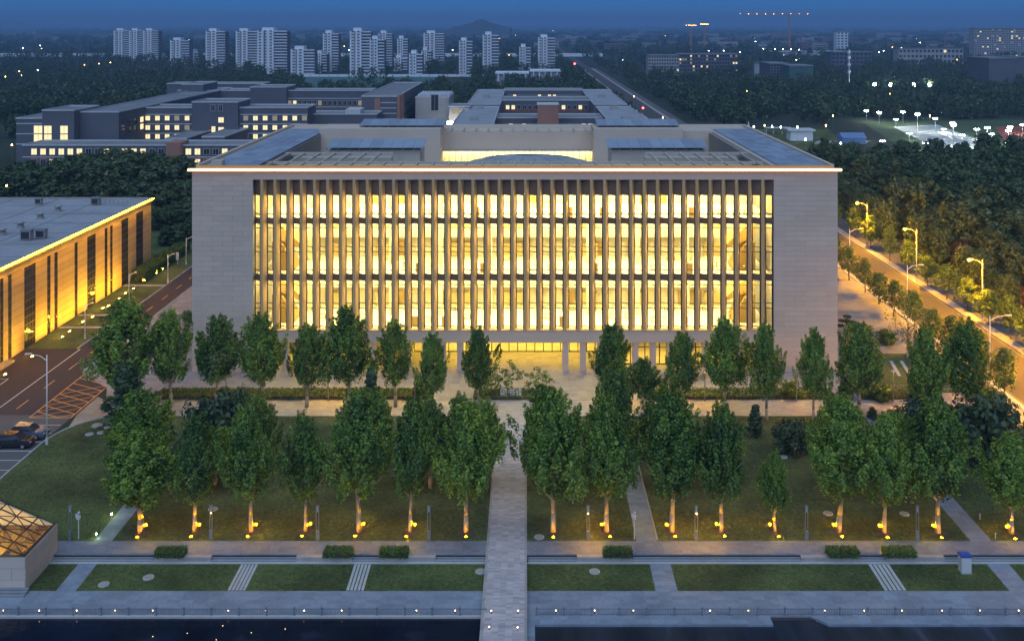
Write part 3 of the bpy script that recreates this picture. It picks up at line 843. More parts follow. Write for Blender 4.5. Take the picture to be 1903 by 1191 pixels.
fan(108, 393, 1.0, 1, 'round roof fan farthest along the hall roof')
fan(50, 446, 1.1, 0, 'boxy ventilator with dark louvre, left of the pair near the hall eave')
fan(77, 443, 1.0, 0, 'boxy ventilator with dark louvre, right of the pair near the hall eave')
fan(178, 381, 1.0, 0, 'boxy ventilator near the far corner of the hall roof')
fan(72, 380, .8, 0, 'small boxy ventilator by the far edge of the hall roof')
t = thing('pipe_rack', 'steel pipe rack running along the far edge of the hall roof', 'pipe rack', P(205, 381, HZ))
for i in range(7): MB().box(i*.9, i*.9 + .08, 0, .08, 0, 1.2).build('post', M['grey_metal'], t, loc=(-2,0,0))
for z in (.6, 1.15): MB().tube((-2,.04,z), (3.5,.04,z), .07, .07, 6).build('pipe', M['grey_metal'], t, loc=(0,0,0))
# wall washers in the lawn
ws = thing('wall_washer', 'wall washer lamp in the lawn, nearest along the hall', 'lamp', (-76.2, 163.5, .06), 'lamps washing the hall wall')
MB().add([(-.2,-.14,0),(.2,-.14,0),(.2,.14,0),(-.2,.14,0),(-.2,-.14,.2),(.2,-.14,.4),(.2,.14,.4),(-.2,.14,.2)],[(3,2,1,0),(4,5,6,7),(0,1,5,4),(1,2,6,5),(2,3,7,6),(3,0,4,7)]).build('housing', M['dark_frame'], ws, loc=(0,0,0))
MB().add([(-.16,-.11,.235),(.14,-.11,.385),(.14,.11,.385),(-.16,.11,.235)], [(0,1,2,3)]).build('lens', M['wall_wash'], ws, loc=(0,0,0))
wy = [166.4, 171.8, 174.6, 180.0, 181.6, 186.6, 190.2, 193.4, 199.5]
nm = ['second', 'third', 'fourth', 'fifth', 'sixth', 'seventh', 'eighth', 'ninth', 'tenth']
for y, k in zip(wy, nm):
    copy_thing(ws, (-76.2 + random.uniform(-.4,.4), y, .06), 'wall washer lamp in the lawn, %s from the near end' % k, 'lamps washing the hall wall')
for y, k in ((146.0, 'before the doors near'), (154.0, 'before the bronze window near'), (205.5,'behind the hedge at the far end of'), (209.0,'farthest of all, at the far corner of')):
    copy_thing(ws, (-76.4, y, .0), 'wall washer lamp standing %s the hall' % k, 'lamps washing the hall wall')

# ================================================================== GLASS-ROOFED PAVILION, BOTTOM LEFT
M['pavilion_light'] = emit('pavilion_light', (1.0,0.62,0.16), 130.0)
pv = thing('skylight_pavilion', 'low stone pavilion with a glowing gridded glass roof at bottom left', 'pavilion', (-52, 91.4, Z_LOW))
PX1, PX0, PYA, PYB = -46.0, -58.5, 91.4, 97.6
zt = 2.65
MB().box(PX0, PX1, PYA, PYA + .4, Z_LOW, zt).build('wall', M['sandstone_joint'], pv)
MB().box(PX1 - .4, PX1, PYA + .403, PYB, Z_LOW, zt).build('wall', M['sandstone_joint'], pv)
MB().box(PX0, PX1 - .403, PYB - .4, PYB, Z_LOW, zt).build('wall', M['sandstone_joint'], pv)
pm = [o for o in pv.children]
for r in range(3):
    z0, z1 = Z_LOW + r*1.03 + .015, Z_LOW + (r+1)*1.03 - .015
    for i in range(5):
        w = 12.5/5; x = PX0 + w*i + (0 if r % 2 == 0 else w/2)
        MB().box(max(PX0, x) + .015, min(PX1 + .05, x + w) - .015, PYA - .05, PYA - .003, z0, z1).build('stone_panel', M['stone'], pm[0])
    for i in range(3):
        w = (PYB - PYA)/3
        MB().box(PX1 + .003, PX1 + .05, PYA + w*i + .015, PYA + w*(i+1) - .015, z0, z1).build('stone_panel', M['stone'], pm[1])
MB().box(PX0, PX1 - .41, PYA + .41, PYB - .41, Z_LOW - .1, Z_LOW + .15).build('floor', M['inner_floor'], pv)
sl = .43
zr = lambda x: zt + .05 + (PX1 - .2 - x)*sl
gx = np.linspace(PX1 - .2, PX0, 9); gy = np.linspace(PYA + .15, PYB - .15, 6)
for i in range(8):
    for j in range(5):
        MB().quad((gx[i+1],gy[j],zr(gx[i+1])), (gx[i],gy[j],zr(gx[i])), (gx[i],gy[j+1],zr(gx[i])), (gx[i+1],gy[j+1],zr(gx[i+1]))).build('roof_pane', M['glass_roof'], pv)
fr = MB()
for j in range(6): fr.tube((gx[0],gy[j],zr(gx[0])), (gx[-1],gy[j],zr(gx[-1])), .06, .06, 4)
for i in range(9): fr.tube((gx[i],gy[0],zr(gx[i])), (gx[i],gy[-1],zr(gx[i])), .06, .06, 4)
fr.build('roof_frame', M['dark_frame'], pv)
fr = MB()
for i in range(8):
    for j in range(5):
        a, b = ((i,j),(i+1,j+1)) if (i+j) % 2 == 0 else ((i+1,j),(i,j+1))
        fr.tube((gx[a[0]],gy[a[1]],zr(gx[a[0]])-.06), (gx[b[0]],gy[b[1]],zr(gx[b[0]])-.06), .04, .04, 4)
fr.build('roof_brace', M['dark_frame'], pv)
MB().add([(PX1-.2,PYB-.35,zt+.003),(PX0,PYB-.35,zt+.003),(PX0,PYB-.35,zr(PX0)-.12),(PX1-.2,PYB-.1,zt+.003),(PX0,PYB-.1,zt+.003),(PX0,PYB-.1,zr(PX0)-.12)],
         [(0,1,2),(5,4,3),(0,2,5,3),(0,3,4,1),(1,4,5,2)]).build('gable', M['inner_wall'], pv)
MB().add([(PX1-.3,PYA+.2,zt+.003),(PX0,PYA+.2,zt+.003),(PX0,PYA+.2,zr(PX0)-.1)], [(0,2,1)]).build('gable_pane', M['glass_roof'], pv)
for i in range(7):
    x = PX1 - 1.6 - 1.7*i
    MB().box(x - .15, x, PYA + .5, PYB - .5, zt - .9, zt + .0).build('roof_joist', M['shelf'], pv)
for i in range(5):
    x = PX1 - 1.2 - 2.4*i
    for y in (92.6, 94.6, 96.4):
        MB().box(x - .5, x + .5, y - .12, y + .12, Z_LOW + .16, Z_LOW + .22).build('floor_light', M['pavilion_light'], pv)
for i in range(3):
    MB().box(PX0, PX1 + .4, PYA - .35*(i+1), PYA - .35*i - .055, Z_LOW + .001, Z_LOW + .36 - .12*i).build('stair_tread', M['step'], pv)

# ================================================================== VEGETATION
def leaves(C, size, rng, up=0.0, aspect=0.62, N=None):
    """one diamond-shaped leaf face per centre"""
    n = len(C)
    nrm = rng.normal(size=(n,3)); nrm[:,2] += up
    if N is not None: nrm = N + nrm*.42
    nrm /= np.linalg.norm(nrm, axis=1)[:,None] + 1e-9
    h = rng.normal(size=(n,3))
    u = np.cross(nrm, h); u /= np.linalg.norm(u, axis=1)[:,None] + 1e-9
    v = np.cross(nrm, u)
    s = (np.asarray(size) * rng.uniform(.7, 1.3, n))[:,None]
    V = np.empty((n,4,3))
    V[:,0] = C + u*s; V[:,1] = C + v*s*aspect; V[:,2] = C - u*s; V[:,3] = C - v*s*aspect
    F = np.arange(n*4).reshape(n,4)
    return V.reshape(-1,3), F
def crown_points(seed, h0, h1, rad, nclump, per, shape, spire, clump_r, fill):
    """points of a crown made of many upright branch tufts: uneven outline, gaps, light and dark clumps"""
    rng = np.random.default_rng(seed)
    H = h1 - h0
    pts, nrs = [], []
    lobes = rng.uniform(.62, 1.22, 9); ph = rng.uniform(0, 6.28)
    for i in range(nclump):
        t = (i + rng.uniform(0, 1)) / nclump
        t = t ** .85
        a = i*2.39996 + rng.uniform(-.5, .5)
        prof = shape(t)
        lob = lobes[int(((a + ph) % 6.283)/6.2832*9) % 9]*(1 + .20*math.sin(2*a + ph*3 + t*7) + .16*math.sin(t*9 + ph*5 + a))
        r = rad*prof*lob*rng.uniform(.6, 1.08)
        L = clump_r*rng.uniform(.75, 1.35)
        c = np.array([r*math.cos(a), r*math.sin(a), h0 + H*t*.93])
        d = np.array([math.cos(a)*.35, math.sin(a)*.35, 1.0]) if spire else np.array([math.cos(a)*.8, math.sin(a)*.8, .55])
        d /= np.linalg.norm(d)
        n = int(per*rng.uniform(.7, 1.3))
        q = rng.normal(size=(n,3))
        q /= np.linalg.norm(q, axis=1)[:,None]
        qn = q.copy()
        q *= rng.uniform(.45, 1.0, n)[:,None]**.5 * L*(.50 if spire else .62)
        al = rng.uniform(-.35, 1.0, n)*L*(1.5 if spire else .5)
        taper = 1 - .72*np.clip(al/(L*1.5), 0, 1)
        q *= taper[:,None]
        pts.append(c + q + d*al[:,None])
        out = np.array([math.cos(a), math.sin(a), .45])
        nrs.append(qn*.8 + out*.45 + np.array([0,0,.35]))
    f = rng.normal(size=(fill,3)); f /= np.linalg.norm(f, axis=1)[:,None]
    tt = rng.uniform(.06, .86, fill)
    rr = rad*np.array([shape(x) for x in tt])*.72*np.sqrt(rng.uniform(0, 1, fill))
    aa = rng.uniform(0, 6.283, fill)
    inner = np.stack([rr*np.cos(aa), rr*np.sin(aa), h0 + H*tt], 1)
    global NRM
    NRM = np.concatenate(nrs)
    return np.concatenate(pts), inner, rng
def oval(t): return max(.05, math.sin(math.pi*min(1, max(0, t))**.72))**.75 * (1 - .42*t**2.2)
def round_(t): return max(.05, math.sin(math.pi*(.08 + .88*t)))**.55
def cone(t): return max(.03, (1 - t)**.85)*min(1, .25 + t*6)
def spread(t): return max(.05, math.sin(math.pi*(.15 + .7*t)))**.5
def limbs(seed, hb, H, rad, r0, nl, pale=True):
    rng = random.Random(seed)
    m = MB()
    pts = [(0,0,-.1)]
    x = y = 0
    for i in range(1, 6):
        x += rng.uniform(-.10,.10)*i*.5; y += rng.uniform(-.10,.10)*i*.5
        pts.append((x, y, H*.72*i/5))
    rad_ = [r0*1.25, r0, r0*.78, r0*.55, r0*.32, r0*.12]
    m.path(pts, rad_, 8)
    for k in range(nl):
        a = k*2.4 + rng.uniform(-.4,.4); z = hb*.78 + (H*.5 - hb)*k/nl
        L = rad*rng.uniform(.6,.95)
        p0 = (0, 0, z); p1 = (L*.45*math.cos(a), L*.45*math.sin(a), z + L*.5); p2 = (L*math.cos(a), L*math.sin(a), z + L*1.15)
        m.path([p0, p1, p2], [r0*.5, r0*.3, r0*.08], 6)
    return m
TPL = {}
def template(key, n, H, hb, rad, shape, leafm, bark, nclump, per, leaf, spire, cr, fill, r0, nl=7):
    L = []
    for i in range(n):
        pts, inner, rng = crown_points(hash_(key) + i*17, hb, H, rad, nclump, per, shape, spire, cr, fill)
        V1, F1 = leaves(pts, leaf, rng, .35, N=NRM)
        V2, F2 = leaves(inner, leaf*1.7, rng, 0)
        V = np.concatenate([V1, V2]); F = np.concatenate([F1, F2 + len(V1)])
        cm = mesh_np('crown', V, F, M[leafm])
        tm = limbs(i + 5, hb, H, rad, r0, nl).mesh('trunk', M[bark], True)
        L.append((cm, tm))
    TPL[key] = (L, H, rad)
def hash_(s): return sum(ord(c)*(i+3) for i, c in enumerate(s))
template('plane', 9, 12, 3.6, 2.75, oval, 'leaf_plane', 'bark_pale', 104, 150, .115, True, .88, 1500, .19)
template('forest', 6, 10, 1.2, 3.3, round_, 'leaf_forest', 'bark', 46, 60, .30, False, 1.35, 420, .22)
template('poplar', 2, 12, .8, 1.5, oval, 'leaf_forest', 'bark', 40, 44, .30, True, 1.1, 360, .16)
template('conifer', 2, 8, .5, 1.7, cone, 'leaf_dark', 'bark', 46, 50, .24, False, .7, 400, .14)
template('shrub', 3, 3, .05, 2.0, round_, 'leaf_dark', 'bark', 30, 56, .17, False, .9, 420, .08, 4)
template('street', 3, 7.5, 2.2, 1.9, oval, 'leaf_street', 'bark', 34, 34, .21, False, .95, 60, .08)
template('ornamental', 2, 4, 1.0, 1.7, spread, 'leaf_hedge', 'bark_pale', 26, 30, .14, False, .6, 30, .06, 8)
template('sapling', 1, 9, 2.2, 2.9, oval, 'leaf_street', 'bark_pale', 60, 12, .14, True, .8, 0, .16, 14)
template('ball', 1, 2.6, .3, 1.2, round_, 'leaf_hedge', 'bark', 26, 60, .12, False, .5, 160, .06, 3)
template('plum', 1, 9, 1.0, 3.2, round_, 'leaf_red', 'bark', 40, 46, .34, False, 1.6, 420, .2)
USED = {}
def plant(key, loc, h, w, label, group, name='tree', cat='tree', rz=None, var=None):
    L, H, rad = TPL[key]
    k = USED[key] = USED.get(key, -1) + 1
    cm, tm = L[(k if var is None else var) % len(L)]
    t = thing(name, label, cat, loc, group, random.uniform(0, 6.28) if rz is None else rz, (w/(2*rad), w/(2*rad), h/H))
    t.rotation_euler.x = random.gauss(0, .022); t.rotation_euler.y = random.gauss(0, .022)
    obj('trunk', tm, t, (0,0,0)); obj('crown', cm, t, (0,0,0))
    return t
def by_px(key, x, by, top, left, right, label, group, z=0, **kw):
    p = P(x, by, z); s = p.y/FPX
    return plant(key, p, (by - top)*s*1.02, (right - left)*s*1.07, label, group, **kw)

# front row, trunks lit from below
FRONT = [(262,989,812,184,332),(362,988,784,322,414),(467,988,768,424,526),(568,987,778,530,614),(667,987,742,614,736),(762,988,756,728,812),
         (866,988,762,828,946),(1028,989,738,953,1078),(1127,988,752,1076,1192),(1248,988,746,1188,1312),(1340,987,762,1298,1398),
         (1440,988,848,1406,1468),(1558,988,756,1484,1614),(1643,990,780,1588,1692),(1743,990,764,1692,1818),(1880,992,818,1828,1934)]
fl = ['broad plane tree, leftmost of the uplit front row', 'narrow uplit plane tree, second from the left in the front row',
      'uplit plane tree, third from the left in the front row', 'uplit plane tree, fourth from the left in the front row',
      'tall uplit plane tree, fifth from the left in the front row', 'uplit plane tree with a glowing yellow crown base left of the central path',
      'full plane tree standing just left of the central path', 'full plane tree with bright yellow trunk just right of the central path',
      'plane tree between the central path and the slanting side path', 'broad uplit plane tree just right of the narrow side path',
      'uplit plane tree left of the smallest tree in the front row', 'smallest plane tree of the uplit front row, neat egg-shaped crown',
      'widest uplit plane tree, right of the smallest tree', 'uplit plane tree, third from the right in the front row',
      'uplit plane tree beside the right-hand side path', 'plane tree at the right edge of the front row']
FT = []
for (x, by, top, l, r), lb in zip(FRONT, fl):
    FT.append(by_px('plane', x, by, top, l, r, lb, 'front row of plane trees', name='plane_tree'))
# second row behind it, trunks hidden
SECOND = [(258,905,738,200,332),(400,900,800,350,450),(478,905,742,432,520),(690,908,735,636,748),(800,906,748,752,850),(905,906,752,860,944),(858,912,746,812,900),
          (1010,912,733,958,1070),(1138,912,696,1090,1190),(1240,908,732,1192,1300),(1345,905,770,1305,1385),(1562,908,745,1508,1612),(1660,905,772,1610,1712),(1750,905,775,1705,1800)]
sl_ = ['leftmost, towering over the broad tree', 'low one left of the dark shrubs', 'behind the third front tree', 'behind the fifth front tree', 'left of the central path, outer one',
      'left of the central path, hugging it', 'left of the central path, middle one', 'just right of the central path', 'tallest, right of the central path',
      'behind the broad tree by the side path', 'behind the tree left of the smallest tree', 'behind the widest tree on the right', 'behind the third tree from the right', 'behind the tree by the right side path']
for (x, by, top, l, r), lb in zip(SECOND, sl_):
    by_px('plane', x, by, top, l, r, 'plane tree of the second row, ' + lb, 'second row of plane trees', name='plane_tree')
# row in front of the library
BACK = [(228,772,570,163,292),(318,756,588,284,366),(402,752,598,356,446),(490,756,592,444,540),(570,757,612,534,612),(650,760,582,604,702),(735,756,606,698,776),
        (805,772,628,782,846),(889,762,618,854,924),(1135,765,612,1086,1168),(1195,760,670,1164,1227),(1268,764,628,1230,1302),(1347,768,604,1298,1392),(1425,783,614,1384,1454),
        (1512,784,618,1492,1556),(1597,775,610,1556,1648),(1722,800,622,1680,1762),(1797,790,606,1752,1846)]
bl = ['at far left, huge and broad', 'at the left corner of the library', 'before the left stone wing', 'before the left end of the glass', 'slim, left of the tallest one',
      'tallest, before the glass on the left', 'right of the tallest one', 'slim and airy, by the first columns', 'slim, just left of the entrance', 'right of the entrance',
      'short and round, right of the entrance', 'slim, before the right of the glass', 'wide, before the right end of the glass', 'before the right edge of the glass', 'slim, before the right stone wing',
      'at the right corner of the library', 'dark, left one of the pair by the avenue', 'dark, right one of the pair by the avenue']
for (x, by, top, l, r), lb in zip(BACK, bl):
    by_px('plane', x, by, top, l, r, 'plane tree of the library row, ' + lb, 'plane trees before the library', name='plane_tree')

# dark shrubs and conifers between the rows
SH = [('shrub',395,830,742,350,445,'dark shrub at the left of the thicket between the rows'),('shrub',440,815,728,400,480,'tall dark shrub in the thicket left of the library row'),
      
      ('conifer',238,800,676,198,278,'dark conifer under the huge tree at far left'),('conifer',690,776,686,672,712,'slim grey conifer below the tallest library tree'),
      ('conifer',1402,812,752,1386,1420,'slim dark conifer on the right lawn'),('shrub',1472,838,788,1440,1502,'low dark shrub on the right lawn'),
      ('conifer',1622,778,756,1612,1634,'tiny dark conifer beside the walk at right'),('shrub',1835,860,742,1775,1890,'big dark shrub at the right edge'),
      ('shrub',1770,850,765,1725,1810,'dark shrub behind the right front trees'),('shrub',1720,800,735,1685,1765,'dark shrub under the pair of trees by the avenue'),]
for k, x, by, top, l, r, lb in SH:
    by_px(k, x, by, top, l, r, lb, 'dark shrubs between the tree rows', name='shrub' if k == 'shrub' else 'conifer', cat='shrub' if k == 'shrub' else 'conifer')
OR = [('ornamental',940,728,676,918,968,'little spreading tree behind the sign, left'),('ornamental',1003,728,690,980,1028,'little spreading tree behind the sign, right'),
      ('ornamental',905,735,700,888,930,'leafy shrub beside the slim tree left of the sign'),
      ('ball',1466,740,708,1452,1484,'round clipped bush before the right stone wing'),('ball',1640,745,718,1622,1660,'round clipped bush right of the corner tree'),
      ('ball',1838,760,722,1812,1858,'round clipped bush beside the avenue'),('ball',1572,742,712,1558,1590,'round clipped bush behind the corner tree'),
      ('ball',1232,738,706,1222,1246,'round clipped bush right of the short tree'),('ball',778,740,702,766,790,'round clipped bush left of the slim airy tree'),
      ('sapling',1686,668,545,1652,1722,'thin bare-branched young tree on the right plaza'),
      ('ball',1650,640,614,1632,1668,'dwarf bush on the right plaza edge'),('ball',350,600,578,338,362,'small dark bush by the library left corner')]
for k, x, by, top, l, r, lb in OR:
    by_px(k, x, by, top, l, r, lb, 'ornamental planting', name='small_tree' if k != 'ball' else 'bush', cat='small tree' if k != 'ball' else 'bush')
# cloud-pruned pines at the right corner
def pine(x, by, top, w, lab):
    p = P(x, by); s = p.y/FPX; h = (by-top)*s; W = w*s
    t = thing('pine_tree', lab, 'pine', p, 'garden pines')
    m = MB(); m.path([(0,0,-.1),(.2,0,h*.4),(-.1,.1,h*.7),(.05,0,h*.93)], [.14,.11,.08,.04], 7); m.build('trunk', M['bark'], t, True, (0,0,0))
    rng = np.random.default_rng(int(x))
    C = []
    for i, (fx, fz) in enumerate(((0,.95),(-.30,.72),(.33,.66),(-.36,.45),(.30,.42),(0,.70))):
        q = rng.normal(size=(260,3)); q /= np.linalg.norm(q, axis=1)[:,None]; q *= rng.uniform(.2,1,260)[:,None]**.4
        C.append(q*np.array([W*.24, W*.24, h*.075]) + np.array([fx*W, rng.uniform(-.2,.2)*W, fz*h]))
        m2 = MB().tube((0,0,fz*h*.8), (fx*W, 0, fz*h - .1), .05, .03, 5); m2.build('branch', M['bark'], t, False, (0,0,0))
    V, F = leaves(np.concatenate(C), .14, rng, .2, .35)
    obj('crown', mesh_np('crown', V, F, M['leaf_dark']), t, (0,0,0))
pine(1574, 622, 586, 32, 'cloud-pruned pine against the right corner of the library')
by_px('ball', 1603, 650, 606, 1576, 1622, 'broad dome-shaped pine in the right garden', 'garden pines', name='pine_tree', cat='pine')

# street trees along the avenue
for i, (yy) in enumerate([136,144,152,160,168,176,184,192,201,210,219,228,238,250,262]):
    h = 6.2 + random.uniform(-.8, 1.2)
    plant('street', (65.2 + random.uniform(-.3,.3), yy, 0), h, 4.0 + random.uniform(-.5,.6), 'young street tree, %s from the near end of the library kerb' % ORD[i], 'street trees on the library kerb', name='street_tree', cat='street tree')
for i, (yy) in enumerate([128,135,142,149,156,163,171,179,187,196,206,217,229,241,255,270]):
    h = 6.8 + random.uniform(-.8, 1.4)
    plant('street', (79.2 + random.uniform(-.3,.3), yy, 0), h, 4.4 + random.uniform(-.5,.8), 'young street tree, %s from the near end of the far kerb' % ORD[i], 'street trees on the far kerb', name='street_tree', cat='street tree')

# clipped hedges
def hedge(x0, x1, y0, y1, z0, h, label, group, leafm='leaf_hedge', dens=95, ls=.085, name='hedge'):
    rng = np.random.default_rng(int(abs(x0*37 + y0*11)))
    t = thing(name, label, 'hedge', ((x0+x1)/2, (y0+y1)/2, z0), group)
    X, Y = (x1-x0)/2, (y1-y0)/2
    MB().box(-X + .12, X - .12, -Y + .12, Y - .12, 0, h - .12).build('branches', M['bark'], t, loc=(0,0,0))
    A = 4*X*Y + 4*(X+Y)*h
    n = int(A*dens)
    C = np.stack([rng.uniform(-X,X,n), rng.uniform(-Y,Y,n), rng.uniform(.02,h,n)], 1)
    k = rng.integers(0, 6, n); pr = np.array([4*X*Y, 2*X*h, 2*X*h, 2*Y*h, 2*Y*h]); k = rng.choice(5, n, p=pr/pr.sum())
    e = rng.normal(0, .045, n)
    C[k==0,2] = h + e[k==0]; C[k==1,1] = -Y + e[k==1]; C[k==2,1] = Y + e[k==2]; C[k==3,0] = -X + e[k==3]; C[k==4,0] = X + e[k==4]
    V, F = leaves(C, ls, rng, .2)
    obj('foliage', mesh_np('foliage', V, F, M[leafm]), t, (0,0,0))
HG = [(290,343),(603,655),(707,758),(1122,1174),(1538,1595),(1643,1700)]
hl = ['leftmost clipped hedge block on the terrace', 'clipped hedge block left of the pair of slab paths', 'clipped hedge block nearest the central path on its left',
      'clipped hedge block right of the central path', 'left clipped hedge block of the right-hand pair', 'right clipped hedge block of the right-hand pair']
for (a, b), lb in zip(HG, hl):
    hedge(XA(a, 96.6), XA(b, 96.6), 96.1, 97.3, 0 if False else -.0, .62, lb, 'terrace hedges', dens=160)
for x0, x1, lb in ((-51,-13.4,'long low hedge verge left of the entrance walk'),(16.5,42.5,'long low hedge verge right of the entrance walk'),(46.3,56.5,'short low hedge verge beyond the right wing')):
    hedge(x0, x1, 136.9, 139.9, 0, .55, lb, 'low hedge verges before the library', dens=34, ls=.14)
hedge(-7.2, 4.2, 136.8, 140.2, 0, .42, 'low green hedge bed carrying the white sign characters', 'low hedge verges before the library', dens=50, ls=.11)
hedge(-79.2, -76.4, 199.5, 226, 0, 2.2, 'tall feathery bamboo hedge beside the far end of the hall', 'hall planting', 'leaf_street', 26, .26)
hedge(59.0, 63.4, 116, 127, 0, .5, 'low hedge strip beside the avenue on the right', 'low hedge verges before the library', dens=30, ls=.14)
hedge(-67, -52, 229, 240, 0, 2.0, 'dense dark shrubbery behind the drive left of the library', 'hall planting', 'leaf_forest', 14, .3, 'shrubbery')

# grass blades on the lawns
def blades(name, areas, dens, h, m, z):
    rng = np.random.default_rng(11)
    Vs = []
    for x0, x1, y0, y1 in areas:
        n = int((x1-x0)*(y1-y0)*dens)
        c = np.stack([rng.uniform(x0,x1,n), rng.uniform(y0,y1,n), np.full(n, z)], 1)
        a = rng.uniform(0, 6.283, n); w = rng.uniform(.02,.045,n)
        d = np.stack([np.cos(a)*w, np.sin(a)*w, np.zeros(n)], 1)
        tip = c + np.stack([rng.normal(0,.05,n), rng.normal(0,.05,n), rng.uniform(.4,1.2,n)*h], 1)
        Vs.append(np.stack([c-d, c+d, tip], 1))
    V = np.concatenate(Vs).reshape(-1,3)
    return stuff(obj(name, mesh_np(name, V, np.arange(len(V)).reshape(-1,3), m)))
M['blade'] = leaf_mat('grass_blades', (0.055,0.075,0.024), (0.085,0.110,0.036), (0.130,0.145,0.052), .35)
g = blades('grass', [(-46,-43.3,Y_L0+.1,Y_L1-.1),(-41.2,-27.6,Y_L0+.1,Y_L1-.1),(-25.7,-16.7,Y_L0+.1,Y_L1-.1),(-14.8,-4.1,Y_L0+.1,Y_L1-.1),(.2,11.8,Y_L0+.1,Y_L1-.1),(14,32.8,Y_L0+.1,Y_L1-.1),(35.1,44.3,Y_L0+.1,Y_L1-.1),(46.6,61,Y_L0+.1,Y_L1-.1)], 60, .10, M['blade'], Z_LOW - .03)
tag(g, 'short mown grass on the lower lawn strip', 'grass')
g = blades('grass', [(-59,-43.3,99.6,122),(-41.2,-4.1,99.6,131),(.2,10.9,99.6,131),(13.3,44.3,99.6,131),(46.6,62.3,99.6,131)], 28, .13, M['blade'], -.02)
tag(g, 'rough grass on the lawns beneath the trees', 'grass')

# wood right of the avenue: individual crowns
def in_view(x, y, z):
    u = PX + x*FPX/y; v = PY + (CAM_H - z)*FPX/y
    return u, v
rng = random.Random(21)
cnt = 0
yy = 150.0
rowi = 0
while yy < 345 and cnt < 190:
    x = 88 + rng.uniform(0, 3)
    xe = (1930 - PX)*yy/FPX
    ci = 0
    while x < xe:
        u, v = in_view(x, yy, 5)
        if not (228 < yy < 240 and x < 112):
            near_road = x < 93
            h = rng.uniform(7.5, 11) if yy < 215 else rng.uniform(10.5, 15)
            if near_road: h *= .7
            key = 'forest' if rng.random() > .06 else ('plum' if yy < 220 else 'poplar')
            w = h*rng.uniform(.62, .82) if key != 'poplar' else h*.3
            plant(key, (x + rng.uniform(-1.2,1.2), yy + rng.uniform(-1.5,1.5), 0), h, w, 'dark leafy wood tree, %s row from the near edge, %s from the avenue' % (ORD[rowi], ORD[ci]) if key != 'plum' else 'purple-leaved tree in the wood right of the avenue', 'trees of the wood right of the avenue' if key != 'plum' else 'purple trees in the wood', name='wood_tree')
            cnt += 1; ci += 1
        x += rng.uniform(5.4, 8.2)*(1 + (yy-150)/400)
    yy += rng.uniform(5.5, 7.5)*(1 + (yy-150)/300)
    rowi += 1
# grove behind the hall, left of the library
GORD = ORD + ['twenty-fifth', 'twenty-sixth', 'twenty-seventh', 'twenty-eighth', 'twenty-ninth', 'thirtieth']
GROVE = sorted([(20,392,322,70),(75,388,310,74),(130,385,290,80),(185,385,295,76),(240,388,286,84),(290,385,300,76),(335,388,296,70),(40,360,300,80),(110,362,298,74),
                        (170,358,284,80),(225,356,276,90),(275,360,282,84),(320,365,290,76),(360,372,300,64),(60,378,296,40),(0,378,318,70),(210,392,330,60),(150,392,335,58),(300,396,340,60),(100,394,340,56),(345,398,335,56),(260,396,334,60),(-20,388,310,80),(395,372,312,60),
                        (300,425,385,60),(345,415,375,60),(310,455,420,40),(335,450,415,50),(355,440,400,40)])
for gi, (x, by, top, w) in enumerate(GROVE):
    key = 'forest' if w > 45 else 'conifer'
    p = P(x, by); s = p.y/FPX
    plant(key, p, (by-top)*s, w*s*1.1, 'dark leafy tree of the grove behind the hall, %s from the left' % GORD[gi], 'trees of the grove behind the hall', name='grove_tree')

# ================================================================== SMALL THINGS IN THE GARDEN
# stake lights beside the trunks and ground spots before them
first = None
fname = ['leftmost', 'second', 'third', 'fourth', 'fifth', 'sixth', 'seventh', 'eighth', 'ninth', 'tenth', 'eleventh', 'twelfth', 'thirteenth', 'fourteenth', 'fifteenth', 'last']
for i, (x, by, *_r) in enumerate(FRONT):
    s = 1 if x < 900 else -1
    if x in (866, 1028): 
        continue
    p = P(x + s*9, by - 1)
    lb = 'amber stake light beside the %s trunk of the front row' % fname[i]
    if first is None:
        first = thing('stake_light', lb, 'garden light', p, 'stake lights by the front trunks')
        MB().tube((0,0,-.05), (0,0,.62), .03, .03, 6).build('stake', M['dark_frame'], first, loc=(0,0,0))
        MB().tube((0,0,.60), (0,0,.66), .10, .12, 10).build('housing', M['dark_frame'], first, loc=(0,0,0))
        MB().sphere((0,0,.73), .062, 10, 6).build('bulb', M['uplight'], first, True, (0,0,0))
    else:
        copy_thing(first, p, lb)
first = None
for i, (x, by, *_r) in enumerate(FRONT):
    s = -1 if x < 900 else 1
    if x == 762: s = -1
    p = P(x + s*7 if x not in (866,1028) else x, by + 10)
    lb = 'flat ground spot in the lawn before the %s trunk of the front row' % fname[i]
    if first is None:
        first = thing('ground_spot', lb, 'garden light', p, 'ground spots before the front trunks')
        MB().tube((0,0,-.05), (0,0,.08), .20, .20, 12).build('housing', M['dark_frame'], first, loc=(0,0,0))
        MB().tube((0,0,.082), (0,0,.10), .10, .09, 12).build('lens', M['ground_spot'], first, loc=(0,0,0))
    else:
        copy_thing(first, p, lb)
# soil rings round the front trunks
for i, (x, by, *_r) in enumerate(FRONT):
    p = P(x, by)
    m = MB(); n = 14
    vs = [(p.x + (.9 + random.uniform(-.12,.12))*math.cos(2*math.pi*k/n), p.y + (.75 + random.uniform(-.1,.1))*math.sin(2*math.pi*k/n), 0.0) for k in range(n)] + [(p.x, p.y, .09)]
    m.add(vs, [(k,(k+1)%n,n) for k in range(n)])
    if i == 0: M['earth'] = mat('bare_earth', (0.11,0.075,0.055), 1, .3, 1.5, 8, bump=.5)
    struct(m.build('earth_mound', M['earth']))

